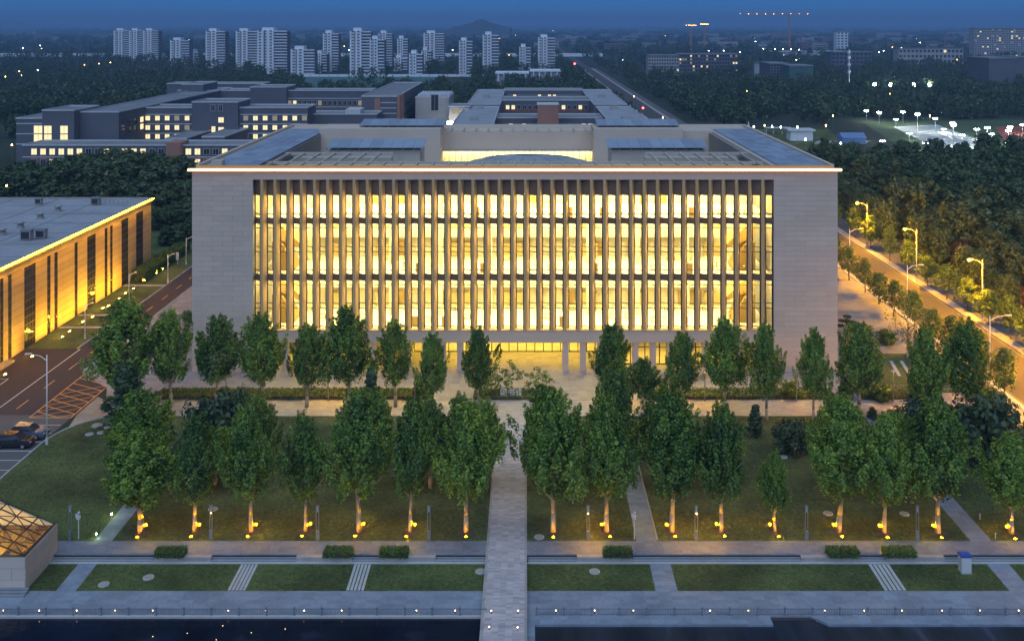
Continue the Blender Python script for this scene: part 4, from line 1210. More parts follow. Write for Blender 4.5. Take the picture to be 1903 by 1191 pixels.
# slender twin-post garden lamps
GL = [(130,1002,0,'leftmost, beside the speaker pole'),(392,1001,2,'between the second and third front trees'),(590,1002,0,'between the fourth and fifth front trees'),(797,1002,0,'left of the central path'),
      (1093,1002,1,'right of the central path, casting a warm pool'),(1294,1002,1,'right of the narrow side path, casting a warm pool'),(1499,1002,0,'right of the smallest tree'),(1705,1002,0,'between the last two full trees')]
protos = {}
M['garden_lamp'] = emit('garden_lamp', (1.0,0.42,0.03), 3200.0)
M['garden_lamp_dim'] = emit('dim_garden_lamp', (1.0,0.46,0.05), 500.0)
M['garden_lamp_off'] = mat('frosted_tube', (0.55,0.56,0.58), .4, .05)
for x, by, lit, lb in GL:
    lab = 'slim grey twin-post garden lamp, ' + lb
    p = P(x, by)
    if lit not in protos:
        t = thing('garden_lamp', lab, 'garden lamp', p, 'twin-post garden lamps on the terrace edge')
        MB().box(-.16, .16, -.11, .11, -.02, .85).build('base', M['grey_metal'], t, loc=(0,0,0))
        MB().box(-.15, -.09, -.05, .05, .85, 3.3).build('post', M['grey_metal'], t, loc=(0,0,0))
        MB().box(.09, .15, -.05, .05, .85, 3.3).build('post', M['grey_metal'], t, loc=(0,0,0))
        MB().box(-.17, .17, -.08, .08, 3.303, 3.38).build('cap', M['grey_metal'], t, loc=(0,0,0))
        MB().tube((0,0,2.75), (0,0,3.28), .065, .065, 8).build('tube_light', M['garden_lamp_off'], t, loc=(0,0,0))
        if lit: MB().tube((0,0,2.665), (0,0,2.74), .088, .085, 10).build('shade', M['grey_metal'], t, loc=(0,0,0)); MB().add([(.08*math.cos(k*.6283), .08*math.sin(k*.6283), 2.655) for k in range(10)], [tuple(range(9,-1,-1))]).build('downlight', M[('garden_lamp_off','garden_lamp','garden_lamp_dim')[lit]], t, loc=(0,0,0))
        protos[lit] = t
    else:
        copy_thing(protos[lit], p, lab)
t = thing('speaker_pole', 'white pole with speaker and cameras beside the leftmost garden lamp', 'pole', P(146, 1001))
MB().tube((0,0,-.05), (0,0,2.5), .06, .05, 8).build('pole', M['white_metal'], t, loc=(0,0,0))
MB().box(-.16, .16, -.14, .14, 2.0, 2.35).build('camera_box', M['white_metal'], t, loc=(0,0,0))
MB().box(-.28, -.163, -.1, .1, 2.2, 2.5).build('speaker', M['white_metal'], t, loc=(0,0,0))
MB().sphere((0.02,0,2.62), .14, 10, 6).build('dome_camera', M['white_metal'], t, True, (0,0,0))
t = copy_thing(t, P(1179, 1001), 'white camera pole on the lawn beside the narrow side path', 'poles')
# white path bollards
M['bollard_lamp'] = emit('bollard_lamp', (0.85,1.0,0.25), 160.0)
def bollard(x, by, lit, lb):
    t = thing('bollard_light', lb, 'bollard light', P(x, by), 'low bollards beside the side paths')
    MB().tube((0,0,-.03), (0,0,.42), .045, .045, 8).build('post', M['white_metal'], t, loc=(0,0,0))
    MB().tube((0,0,.42), (0,0,.55), .06, .06, 8).build('lens', M['bollard_lamp' if lit else 'white_metal'], t, loc=(0,0,0))
    MB().tube((0,0,.553), (0,0,.60), .09, .07, 8).build('cap', M['white_metal'], t, loc=(0,0,0))
bollard(207, 963, 1, 'lit bollard higher up the left side path')
bollard(179, 1000, 1, 'lit bollard at the foot of the left side path')
bollard(1821, 965, 0, 'unlit bollard higher up the right side path')
bollard(1850, 1001, 0, 'unlit bollard at the foot of the right side path')

# railings on the promenade
bar = MB()
for k in range(17):
    x = -1.15 + k*2.3/16
    bar.box(x - .018, x + .018, -.018, .018, .06, .5)
bar_m = bar.mesh('bars', M['rail'])
rail_m = MB().box(-1.17, 1.17, -.03, .03, .5, .56).mesh('top_rail', M['rail'])
low_m = MB().box(-1.17, 1.17, -.02, .02, .04, .07).mesh('bottom_rail', M['rail'])
post_m = MB().box(-.07, .07, -.07, .07, 0, .64).box(-.10, .10, -.10, .10, .643, .70).box(-.10, .10, -.10, .10, -.01, .08).mesh('post', M['rail'])
def railing(x0, n, lab, skip=()):
    t = thing('railing', lab, 'railing', (x0, Y_PR + .25, Z_LOW + .02))
    for i in range(n):
        obj('post', post_m, t, (i*2.43, 0, 0))
        if i in skip: continue
        stuff(obj('bars', bar_m, t, (i*2.43 + 1.215, 0, 0)))
        obj('top_rail', rail_m, t, (i*2.43 + 1.215, 0, 0)); obj('bottom_rail', low_m, t, (i*2.43 + 1.215, 0, 0))
railing(-66.6, 26, 'low iron railing along the promenade left of the bridge')
railing(0.9, 26, 'low iron railing along the promenade right of the bridge')

# little lamps at the water edge
LM = [5,72,142,213,283,353,424,494,565,635,705,774,846,1033,1105,1177,1249,1320,1391,1462,1533,1606,1677,1751,1822,1894]
pl = None
for i, x in enumerate(LM):
    side = 'left' if x < 950 else 'right'
    k = i if x < 950 else i - 13
    lb = 'small round edge lamp below the railing, %s from the %s' % (ORD[k], 'left' if side == 'left' else 'bridge on the right')
    p = Vector((XA(x, Y_PR + .4), Y_PR + .47, Z_LOW))
    dim = x in (353, 705, 1249, 1462)
    if dim: continue
    if pl is None:
        pl = thing('edge_lamp', lb, 'edge lamp', p, 'edge lamps along the promenade')
        MB().tube((0,0,-.02), (0,0,.22), .035, .035, 6).build('stem', M['dark_frame'], pl, loc=(0,0,0))
        MB().sphere((0,0,.28), .05, 8, 6).build('bulb', M['path_lamp'], pl, True, (0,0,0))
    else: copy_thing(pl, p, lb)
for (x, y, lb) in ((913,1137,'edge lamp on the left of the bridge, farther one'),(963,1137,'edge lamp on the right of the bridge, farther one'),(909,1167,'edge lamp on the left of the bridge, nearer one'),(962,1168,'edge lamp on the right of the bridge, nearer one')):
    copy_thing(pl, P(x, y + 3, .02), lb, 'edge lamps on the bridge')
# floating fountain lights
fl_ = None
M['garden_dot'] = emit('pond_dot', (1.0,0.72,0.4), 4.0)
for i, (x, y) in enumerate([(284,1183),(348,1177),(402,1189),(414,1163),(467,1176),(530,1169)]):
    p = P(x, y, Z_W + .05); lb = 'floating pond light, %s from the left' % ORD[i]
    if fl_ is None:
        fl_ = thing('pond_light', lb, 'pond light', p, 'lights floating on the pond')
        MB().tube((0,0,-.12), (0,0,.03), .10, .10, 10).build('float', M['dark_frame'], fl_, loc=(0,0,0))
        MB().sphere((0,0,.05), .03, 8, 5).build('bulb', M['garden_dot'], fl_, True, (0,0,0))
    else: copy_thing(fl_, p, lb)

# manhole covers
MH = [(193,1086,Z_LOW-.03,'pale manhole cover low on the left lower lawn'),(276,1073,Z_LOW-.03,'pale manhole cover higher on the left lower lawn'),(893,1062,Z_LOW-.03,'square-framed manhole cover left of the bridge'),
      (1105,1062,Z_LOW-.03,'pale manhole cover right of the bridge'),(1002,998,-.02,'manhole cover beside the central path'),(1539,954,-.02,'manhole cover left of the widest front tree'),(1681,955,-.02,'bluish manhole cover left of the right side path'),
      (1456,849,-.02,'manhole cover above the smallest tree'),(396,946,-.02,'manhole cover behind the second garden lamp'),(166,807,-.02,'manhole cover near the car park lawn corner'),(188,804,-.02,'manhole cover farther along the car park lawn corner')]
mh = None
for x, y, z, lb in MH:
    p = P(x, y, z)
    if mh is None:
        mh = thing('manhole_cover', lb, 'manhole cover', p, 'manhole covers in the lawns')
        MB().tube((0,0,-.02), (0,0,.07), .52, .50, 20).build('rim', M['kerb'], mh, loc=(0,0,0))
        MB().tube((0,0,.072), (0,0,.10), .40, .40, 20).build('lid', M['concrete'], mh, loc=(0,0,0))
    else: copy_thing(mh, p, lb)
# rocks near the car park lawn
for i, (x, y, s) in enumerate([(180,792,.7),(200,796,.5)]):
    p = P(x, y); m = MB(); m.sphere((0,0,.1), s, 8, 5, .35)
    m.V = [(a*(1+random.uniform(-.2,.2)), b*(1+random.uniform(-.2,.2)), c) for a, b, c in m.V]
    tag(m.build('rock', M['concrete'], None, False, p), ['larger flat rock at the car park lawn corner', 'smaller flat rock at the car park lawn corner'][i], 'rock')

# white cabinet with blue lid
t = thing('cabinet', 'white service cabinet with a blue lid on the right lower lawn', 'cabinet', P(1793, 1062, Z_LOW))
MB().box(-.46, .46, -.4, .4, .1, 1.55).build('body', M['white_metal'], t, loc=(0,0,0))
MB().box(-.5, .5, -.44, .44, -.05, .098).build('plinth', M['concrete'], t, loc=(0,0,0))
M['blue_paint'] = mat('blue_paint', (0.05,0.10,0.38), .5, .1)
MB().box(-.52, .52, -.46, .46, 1.553, 1.72).build('lid', M['blue_paint'], t, loc=(0,0,0))
MB().box(-.30, .30, -.415, -.402, .3, 1.3).build('door', M['white_metal'], t, loc=(0,0,0))

# ---- library sign: three white characters standing in the hedge bed
sg = thing('library_sign', 'three white standing characters in the hedge bed before the library', 'sign', (XA(950, 137.4), 137.2, .42))
ok = False
SW = XA(970, 137.2) - XA(931, 137.2)
try:
    for i, ch in enumerate('\u56fe\u4e66\u9986'):
        c = bpy.data.curves.new('character', 'FONT'); c.body = ch; c.size = SW*.36; c.extrude = .05; c.align_x = 'CENTER'
        c.offset = .012
        tmp = bpy.data.objects.new('tmp', c); COL.objects.link(tmp)
        bpy.context.view_layer.update()
        me = bpy.data.meshes.new_from_object(tmp.evaluated_get(bpy.context.evaluated_depsgraph_get()))
        COL.objects.unlink(tmp); bpy.data.objects.remove(tmp)
        me.materials.clear(); me.materials.append(M['white_paint'])
        o = obj('character', me, sg, ((i-1)*SW*.355, 0, .12)); o.rotation_euler = (R(90),0,0)
        MB().box(-SW*.13, -SW*.11, -.03, .03, -.1, .12).box(SW*.11, SW*.13, -.03, .03, -.1, .12).build('support', M['white_metal'], sg, loc=((i-1)*SW*.355,0,0))
except Exception as e:
    print('sign', e)

# ================================================================== STREET LAMPS
def street_lamp(loc, label, group, lit, h=9.5, arm=-1.6, arm2=None, kind='sodium', size=.14):
    t = thing('street_lamp', label, 'street lamp', loc, group)
    MB().tube((0,0,-.05), (0,0,h), .11, .07, 8).build('pole', M['white_metal'], t, True, (0,0,0))
    MB().tube((0,0,0), (0,0,.9), .17, .15, 8).build('base', M['white_metal'], t, loc=(0,0,0))
    for k, a in enumerate([arm] if arm2 is None else [arm, arm2]):
        hz = h if k == 0 else h - 3.2
        MB().path([(0,0,hz - .7),(a*.45,0,hz - .1),(a,0,hz + .05)], [.06,.05,.045], 6).build('arm', M['white_metal'], t, loc=(0,0,0))
        MB().box(min(a, a*1.4), max(a, a*1.4), -.15, .15, hz + .06, hz + .2).build('lamp_head', M['white_metal'], t, loc=(0,0,0))
        if lit and k == 0:
            MB().sphere((a*1.2, 0, hz + .0), size, 8, 6, .6).build('bulb', M[kind], t, True, (0,0,0))
    return t
AV = [(77.2, 131.0, 'nearest lit lamp along the far kerb of the avenue'), (77.6, 151.5, 'lamp by the right edge along the far kerb'), (78.3, 173.5, 'second lit lamp along the far kerb of the avenue'), (77.0, 199.5, 'third lit lamp along the far kerb of the avenue'),
      (77.2, 229.0, 'fourth lit lamp on the far kerb')]
for x, y, lb in AV:
    t = street_lamp((x + 1.2, y, .12), 'tall white lamp with orange light, ' + lb, 'avenue lamps', True, 10.5, -1.9)
    MB().box(-.05, .05, -.45, .45, 5.0, 6.3).build('banner', M['blue_paint'], t, loc=(.12,0,0))
street_lamp((66.6, 143, .12), 'tall unlit white lamp on the library kerb, nearer one', 'avenue lamps', False, 9.6, 2.2)
street_lamp((66.6, 174, .12), 'tall unlit white lamp on the library kerb, farther one', 'avenue lamps', False, 9.4, 2.0)
street_lamp((66.6, 205, .12), 'tall unlit white lamp on the library kerb, beside the corner', 'avenue lamps', False, 9.4, 2.0)
street_lamp(P(87, 826), 'tall unlit white lamp with bent arm beside the car park lawn', 'campus lamps', False, 11.0, -1.9)
for (x, by, lb) in ((158,630,'nearest'),(240,566,'second'),(312,527,'third'),(346,492,'farthest')):
    street_lamp(P(x, by), 'slim white campus lamp along the drive, %s one' % lb, 'drive lamps', False, 5.8, 1.0)
street_lamp(P(1844, 470), 'grey curved lamp post standing in the wood', 'wood lamps', False, 7, -1.2)
t = thing('signpost', 'small white sign on a post at the bend of the drive', 'sign', P(330, 492))
MB().tube((0,0,0), (0,0,2.6), .06, .06, 6).build('post', M['white_metal'], t, loc=(0,0,0))
MB().box(-.32, .32, -.05, -.02, 1.0, 2.7).build('panel', M['white_metal'], t, loc=(0,-.05,0))

# shaded lamps among the trees along the walk: broad cap above, light only downwards
M['walk_lamp'] = emit('walk_lamp', (1.0,0.42,0.03), 1300.0)
wl_ = None
for i, x in enumerate((255, 420, 610, 771, 1150, 1310, 1480, 1660, 1780)):
    p = Vector((XA(x, 136.2), 136.2, 0)); lb = 'slim capped walk lamp, %s from the left along the library walk' % ORD[i]
    if wl_ is None:
        wl_ = thing('walk_lamp', lb, 'walk lamp', p, 'capped lamps along the library walk')
        MB().tube((0,0,-.02), (0,0,4.3), .07, .05, 8).build('pole', M['grey_metal'], wl_, loc=(0,0,0))
        MB().tube((0,0,4.15), (0,0,4.42), .46, .10, 12).build('cap', M['grey_metal'], wl_, loc=(0,0,0))
        MB().tube((0,0,4.10), (0,0,4.145), .16, .16, 10).build('lens', M['walk_lamp'], wl_, loc=(0,0,0))
    else: copy_thing(wl_, p, lb)

# ================================================================== CARS
def car(loc, rz, label, paint):
    t = thing('parked_car', label, 'car', loc, 'cars in the car park', rz)
    prof = [(-2.3,.35),(-2.32,.75),(-2.2,1.0),(-1.1,1.08),(-1.0,1.1),(1.9,1.1),(2.15,1.05),(2.25,.7),(2.2,.35)]
    def loft(pr, w0, w1, zs):
        m = MB(); n = len(pr)
        vs = [];
        for s in (-1, 1):
            for x, z in pr:
                w = w0 if z < zs else w1
                vs.append((x, s*w, z))
        fs = [tuple(range(n)), tuple(range(2*n-1, n-1, -1))] + [(i, n+i, n+(i+1)%n, (i+1)%n) for i in range(n)]
        return m.add(vs, fs)
    loft(prof, .92, .86, .9).build('body', paint, t, loc=(0,0,0))
    cab = [(-1.15,1.08),(-.45,1.62),(1.45,1.66),(2.0,1.09)]
    m = MB(); n = 4
    vs = [(x, s*(.84 if z < 1.2 else .66), z) for s in (-1,1) for x, z in cab]
    m.add(vs, [(0,1,2,3),(7,6,5,4)] + [(i,4+i,4+(i+1)%4,(i+1)%4) for i in range(4)])
    m.build('windows', M['pane_dark'], t, loc=(0,0,0))
    MB().box(-.42, 1.42, -.655, .655, 1.63, 1.70).build('roof', paint, t, loc=(0,0,0))
    for x in (-1.45, 1.4):
        for s in (-1, 1):
            w = MB().tube((x, s*.72, .34), (x, s*.94, .34), .34, .34, 14).build('wheel', M['black_rubber'], t, loc=(0,0,0))
            MB().tube((x, s*.93, .34), (x, s*.955, .34), .21, .19, 10).build('rim', M['grey_metal'], w, loc=(0,0,0))
    for s in (-1, 1):
        MB().box(-2.33, -2.2, s*.62 - .16, s*.62 + .16, .72, .88).build('headlight', M['white_metal'], t, loc=(0,0,0))
        MB().box(2.18, 2.27, s*.66 - .12, s*.66 + .12, .78, 1.0).build('tail_light', M['brick_red'], t, loc=(0,0,0))
        MB().box(-.75, -.55, s*.90 - .1, s*.90 + .1, 1.1, 1.25).build('mirror', paint, t, loc=(0,0,0))
    return t
M['car_black'] = mat('black_car_paint', (0.010,0.010,0.014), .42, .1, spec=.6)
M['car_blue'] = mat('steel_blue_car_paint', (0.09,0.12,0.20), .25, .1, spec=.6)
car((-62.6, 121.7, 0), math.pi, 'black parked car in the car park, nearer of the pair', M['car_black'])
car((-62.2, 124.3, 0), math.pi, 'steel blue parked car behind the black one', M['car_blue'])

# low steel fence on the ramp at the right garden
t = thing('ramp_fence', 'low steel fence along the ramp right of the library', 'fence', (51, 139.45, .07))
for i in range(14): MB().tube((i*.9,0,0), (i*.9,0,1.0), .025, .025, 5).build('post', M['grey_metal'], t, loc=(0,0,0))
for z in (.5, .98): MB().tube((0,0,z), (11.7,0,z), .025, .025, 5).build('rail', M['grey_metal'], t, loc=(0,0,0))

# ================================================================== BACKGROUND
FOOT = []   # footprints kept clear of trees
def block(par, x0, x1, y0, y1, z1, wall='dorm_wall', roof='dorm_roof', z0=0, name='wing', parapet=.6):
    FOOT.append((x0-3, x1+3, y0-3, y1+3))
    o = MB().box(x0, x1, y0, y1, z0, z1).build(name, M[wall], par)
    MB().box(x0 - .15, x1 + .15, y0 - .15, y1 + .15, z1 + .003, z1 + .15).build('roof', M[roof], o)
    for a in ((x0-.15,x1+.15,y0-.15,y0+.15),(x0-.15,x1+.15,y1-.15,y1+.15),(x0-.15,x0+.15,y0+.153,y1-.153),(x1-.15,x1+.15,y0+.153,y1-.153)):
        MB().box(*a, z1 + .153, z1 + parapet).build('parapet', M['band'], o)
    return o
def win_mesh(w, h):
    f = MB()
    for a in ((-w/2-.12,-w/2,0,h),(w/2,w/2+.12,0,h),(-w/2-.12,w/2+.12,-.12,0),(-w/2-.12,w/2+.12,h,h+.12),(-.04,.04,0,h)):
        f.box(a[0], a[1], -.10, .02, a[2], a[3])
    fm = f.mesh('window', M['band'])
    pm = {k: MB().quad((-w/2,-.04,0),(w/2,-.04,0),(w/2,-.04,h),(-w/2,-.04,h)).mesh('pane', M[k]) for k in ('lit_window','lit_window_dim','pane_dark')}
    return fm, pm
WM = {}
def windows(par, y, xs, zs, w, h, lit):
    if (w,h) not in WM: WM[(w,h)] = win_mesh(w, h)
    fm, pm = WM[(w,h)]
    for z in zs:
        for x in xs:
            k = lit(x, z)
            o = obj('window', fm, par, Vector((x, y - .02, z)) - wloc(par))
            obj('pane', pm[k], o, (0,0,0))
rw = random.Random(4)
def bands_(par, x0, x1, y, zs):
    for z in zs: MB().box(x0, x1, y - .12, y - .003, z, z + .35).build('string_course', M['band'], par)

# ---- dormitory quarter on the left
d1 = thing('dormitory', 'grey dormitory with long low front wing and terracotta stair shaft', 'building', (XA(260,340), 340, 0))
x0, x1 = XA(42,340), XA(505,340)
f = block(d1, x0, x1, 340, 354, ZA(272,340))
bands_(f, x0, x1, 340, (ZA(293,340),))
for zb in (ZA(298,340), ZA(318,340)):
    MB().box(x0 + 2, x1, 339.9, 339.99, zb - .6, zb + 1.0).build('brick_band', M['brick_red'], f)
windows(f, 339.88, [x0 + 4 + i*3.1 for i in range(int((x1-x0-4)/3.1)) if abs(x0+4+i*3.1 - XA(325,340)) > 3.6], (ZA(287.5,340), ZA(307,340)), 1.8, 2.0,
        lambda x, z: 'lit_window' if abs(x-XA(100,340)) < 2.2 else ('lit_window' if rw.random() < .4 else 'lit_window_dim' if rw.random() < .2 else 'pane_dark'))
s = MB().box(XA(313,340), XA(340,340), 337.5, 346, 0, ZA(264,340)).build('stair_shaft', M['brick_pink'], d1)
windows(s, 337.4, [XA(326,338)], (ZA(320,338), ZA(301,338)), 1.6, 1.4, lambda x, z: 'lit_window' if z < 8 else 'pane_dark')

d2 = thing('dormitory', 'grey dormitory end block with four large lit windows at far left', 'building', (XA(110,352), 356, 0))
Yb = 356.0
x0, x1 = XA(30,Yb), XA(138,Yb)
e = block(d2, x0, x1, Yb, Yb + 22, ZA(222,Yb))
bands_(e, x0, x1, Yb, (ZA(231,Yb), ZA(250,Yb), ZA(269,Yb)))
e2 = block(d2, XA(80,Yb), XA(139,Yb) , Yb - .6, Yb + 20, ZA(207,Yb), name='end_tower')
windows(e2, Yb - .75, [XA(91,Yb), XA(121,Yb)], (ZA(248,Yb), ZA(264,Yb)), 2.6, 2.7, lambda x, z: 'lit_window')
windows(e, Yb - .15, [XA(72,Yb)], (ZA(248,Yb), ZA(264,Yb)), 3.2, 2.7, lambda x, z: 'lit_window')
side = block(d2, XA(139.5,Yb), XA(139.5,Yb) + 14, Yb + 4, 500, ZA(212,Yb), name='side_wing')
for k in range(12):
    for z in (ZA(254,Yb), ZA(240,Yb)):
        MB().box(XA(139.5,Yb) + 13.9, XA(139.5,Yb) + 14.06, Yb + 6 + k*6, Yb + 9 + k*6, z, z + 2).build('side_window', M['lit_window' if k in (3,4,7,9) else 'pane_dark'], side)

d3 = thing('dormitory', 'grey dormitory with three rows of small lit windows and central stair tower', 'building', (XA(380,385), 385, 0))
Yc = 385.0
x0, x1 = XA(200,Yc), XA(572,Yc)
m = block(d3, x0, x1, Yc, Yc + 15, ZA(202,Yc))
bands_(m, x0, XA(359,Yc), Yc, (ZA(214,Yc), ZA(231.5,Yc), ZA(249,Yc)))
bands_(m, XA(446,Yc), x1, Yc, (ZA(214,Yc), ZA(231.5,Yc), ZA(249,Yc)))
stx = block(d3, XA(360,Yc), XA(445,Yc), Yc - 2, Yc + 15.2, ZA(191,Yc), name='stair_tower')
wx = [XA(p,Yc) for p in (213,238,258,275,293,311,329,348)] + [XA(p,Yc) for p in (457,475,493,511,530,548,566)]
windows(m, Yc - .12, wx, [ZA(p,Yc) for p in (224,241.5,258)], 1.7, 1.7, lambda x, z: 'lit_window' if rw.random() < .93 else 'lit_window_dim')
windows(stx, Yc - 2.1, [XA(414,Yc)], [ZA(p,Yc) for p in (227,245)], 2.0, 1.9, lambda x, z: 'lit_window')
windows(stx, Yc - 2.1, [XA(399,Yc), XA(413,Yc)], [ZA(p,Yc) for p in (206,)], 1.4, 2.4, lambda x, z: 'pane_dark')
windows(stx, Yc - 2.1, [XA(400,Yc)], [ZA(245,Yc)], 1.4, 2.2, lambda x, z: 'lit_window')
block(d3, XA(400,370), XA(440,370), 355, 384.8, ZA(247,372), name='link_wing')
block(d3, XA(335,370), XA(372,370), 355, 384.8, ZA(250,372), name='link_wing')

d4 = thing('dormitory', 'long rear dormitory with dark windows behind the lit one', 'building', (XA(520,480), 480, 0))
Yd = 480.0
x0, x1 = XA(330,Yd), XA(690,Yd)
b4 = block(d4, x0, x1, Yd, Yd + 15, ZA(170,Yd))
bands_(b4, x0, x1, Yd, (ZA(184,Yd), ZA(200,Yd)))
MB().box(XA(440,Yd), x1, Yd - .1, Yd - .01, ZA(200,Yd) , ZA(196.5,Yd)).build('brick_band', M['brick_red'], b4)
windows(b4, Yd - .12, [XA(455 + i*9.3,Yd) for i in range(25)], (ZA(196,Yd),), 1.5, 2.2, lambda x, z: 'lit_window' if rw.random() < .15 else 'lit_window_dim' if rw.random() < .2 else 'pane_dark')
block(d4, XA(345,Yd), XA(385,Yd), Yd - 6, Yd + 16, ZA(157,Yd), name='stair_tower')
block(d4, XA(468,Yd), XA(535,Yd), Yd - 3, Yd + 16, ZA(163,Yd), name='stair_tower')
block(d4, XA(310,560), XA(490,560), 560, 574, ZA(157,560), name='rear_wing')

d5 = thing('dormitory', 'grey striped dormitory end with terracotta piers right of the lit one', 'building', (XA(700,410), 410, 0))
Ye = 410.0
b5 = block(d5, XA(672,Ye), XA(738,Ye), Ye, Ye + 100, ZA(181,Ye))
bands_(b5, XA(705,Ye), XA(737,Ye), Ye, [ZA(p,Ye) for p in (192,202,212,222)])
MB().box(XA(696,Ye), XA(707,Ye), Ye - .5, Ye + 6, 0, ZA(183,Ye)).build('pier', M['brick_pink'], d5)
MB().box(XA(738,Ye) + .01, XA(738,Ye) + 1.2, Ye - .4, Ye + 14, 0, ZA(178,Ye)).build('pier', M['brick_pink'], d5)
for k in range(14):
    for z in (4, 8, 12, 16):
        MB().box(XA(738,Ye) + .02, XA(738,Ye) + .12, Ye + 18 + k*5.5, Ye + 21 + k*5.5, z, z + 2).build('side_window', M['pane_dark'], b5)
b6 = block(d5, XA(570,395), XA(700,395), 395, 409.5, ZA(214,395), name='low_wing')
o_ = MB().box(XA(640,395), XA(668,395), 397, 407, ZA(214,395) + .2, ZA(214,395) + 2).build('roof_deck', M['band'], b6)

# ---- white annex and the quadrangle straight behind the library
an = thing('annex', 'pale modern annex left of the quadrangle with a bright sign box', 'building', (XA(800,440), 440, 0))
a1 = block(an, XA(772,440), XA(834,440), 440, 470, ZA(183,440), 'far_wall')
for i in range(12): MB().box(XA(776 + i*5,440), XA(778 + i*5,440), 442, 465, ZA(183,440) + .2, ZA(183,440) + 1.6).build('roof_rib', M['tower_wall'], a1)
windows(a1, 439.9, [XA(808,440)], (ZA(206,440),), 3.2, 7, lambda x, z: 'pane_dark')
a2 = block(an, XA(834,430), XA(873,430), 430, 445, ZA(200,430), 'far_wall', name='low_wing')
windows(a2, 429.9, [XA(848,430), XA(862,430)], (ZA(212,430),), 4, 2.2, lambda x, z: 'lit_window_dim')
MB().box(XA(831,425), XA(846,425), 424, 424.6, ZA(234,425), ZA(226,425)).build('sign_box', M['white_lamp'], an)
qd = thing('quadrangle', 'flat-roofed grey quadrangle with courtyards and terracotta tower behind the library', 'building', (8, 340, 0))
Zq = 15.0
qy = lambda y: FPX*(CAM_H - Zq)/(y - PY)
blk = [(-27,-12,340,qy(200)),(-27,-12,qy(196),560),(31,46,340,qy(200)),(31,46,qy(196),560)]
for b in blk: block(qd, *b, Zq, roof='roof_gravel')
for y0, y1, z in ((qy(214),qy(207),Zq-1.5),(qy(188),qy(181),Zq),(540,556,Zq + 1)):
    q = block(qd, -11.9, 30.9, y0, y1, z)
    windows(q, y0 - .12, [-9 + i*2.7 for i in range(15)], (z - 4, z - 8), 1.6, 1.9, lambda x, zz: 'lit_window' if rw.random() < .3 else 'pane_dark')
    MB().box(-11.9, 30.9, y0 - .1, y0 - .01, z - 5.6, z - 4.4).build('brick_band', M['brick_red'], q)
for y0 in (350,):
    q = block(qd, -11.9, 30.9, y0 - 0, y0 + 12, Zq - 3.5)
MB().box(XA(999,392), XA(1038,392), 392, 402, 0, ZA(196,392)).build('tower', M['brick_pink'], qd)
MB().box(XA(999,392) - .2, XA(1038,392) + .2, 391.8, 402.2, ZA(196,392) + .003, ZA(196,392) + .4).build('tower_roof', M['band'], qd)
for x in (-20, 38):
    for y in (380, 430, 500):
        MB().box(x - 1.5, x + 1.5, y, y + 3, Zq + .16, Zq + 1.6).build('roof_unit', M['concrete'], qd)

# ---- residential towers
def tower(x0, x1, top, base, depth, label, name='apartment_tower', split=1):
    Y = FPX*CAM_H/(base - PY)
    X0, X1 = XA(x0,Y), XA(x1,Y); Zt = ZA(top,Y)
    t = thing(name, label, 'tower', ((X0+X1)/2, Y, 0), 'apartment towers on the skyline')
    FOOT.append((X0-5, X1+5, Y-5, Y+depth+5))
    w = (X1-X0)
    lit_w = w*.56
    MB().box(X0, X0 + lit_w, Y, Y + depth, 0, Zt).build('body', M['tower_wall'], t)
    MB().box(X0 + lit_w + .01, X1, Y + 3, Y + depth, 0, Zt - 1).build('body', M['tower_dark'], t)  # half away from the light, its shade put into the darker colour
    # balcony slabs floor by floor and window strips
    b = MB(); g = MB()
    nfl = max(3, int(Zt/3.0))
    for k in range(nfl):
        z = (k + .5)*Zt/nfl
        b.box(X0 + lit_w + .02, X1 + .4, Y + 1.0, Y + 2.99, z, z + 1.1)
        for s in range(max(2, int(lit_w/5))):
            n_ = max(2, int(lit_w/5)); xx = X0 + lit_w*(s + .5)/n_
            g.box(xx - lit_w/n_*.22, xx + lit_w/n_*.22, Y - .06, Y - .004, z, z + 1.7)
    stuff(b.build('balconies', M['tower_wall'], t)); stuff(g.build('window_strips', M['tower_dark'], t))
    MB().box(X0 + w*.15, X0 + w*.55, Y + 2, Y + depth - 2, Zt + .003, Zt + 3.2).build('lift_house', M['tower_wall'], t)
    MB().box(X0 + lit_w*.40, X0 + lit_w*.47, Y - .5, Y - .07, 0, Zt).build('groove', M['tower_dark'], t)
TW = [(211,240,57,113,'leftmost slab of three joined towers'),(240,266,57,113,'middle slab of the leftmost three joined towers'),(266,293,57,113,'right slab of the leftmost three joined towers'),
      (316,350,75,122,'short tower right of the leftmost slabs'),(350,367,97,121,'lowest annex beside the short tower'),(382,417,58,127,'lone tall tower left of the twin towers'),(438,477,58,130,'left of the two tall twin towers'),
      (478,532,57,138,'right and widest of the two tall twin towers'),(540,583,92,141,'squat tower right of the twin towers'),(585,606,100,136,'low tower tucked behind the squat one'),(600,628,62,134,'stepped tall tower behind the squat one'),
      (650,688,58,142,'tall slender tower left of centre skyline'),(687,713,73,142,'tower just right of the tall slender one'),(703,728,62,125,'taller tower behind that pair'),(738,757,72,130,'slim lone tower between the groups'),
      (732,756,108,133,'low block below the slim lone tower'),(760,784,100,142,'short front tower of the centre group'),(783,801,94,132,'middle tower of the centre group'),(787,825,62,125,'tall rear tower of the centre group'),
      (853,877,76,138,'tower left of the white halls'),(897,926,65,138,'tall tower behind the white halls'),(965,986,88,136,'short tower behind the gap of the halls'),(1000,1031,70,133,'rightmost tower of the skyline row')]
for x0, x1, tp, bs, lb in TW:
    tower(x0, x1, tp, bs, 18, 'pale apartment tower, ' + lb)

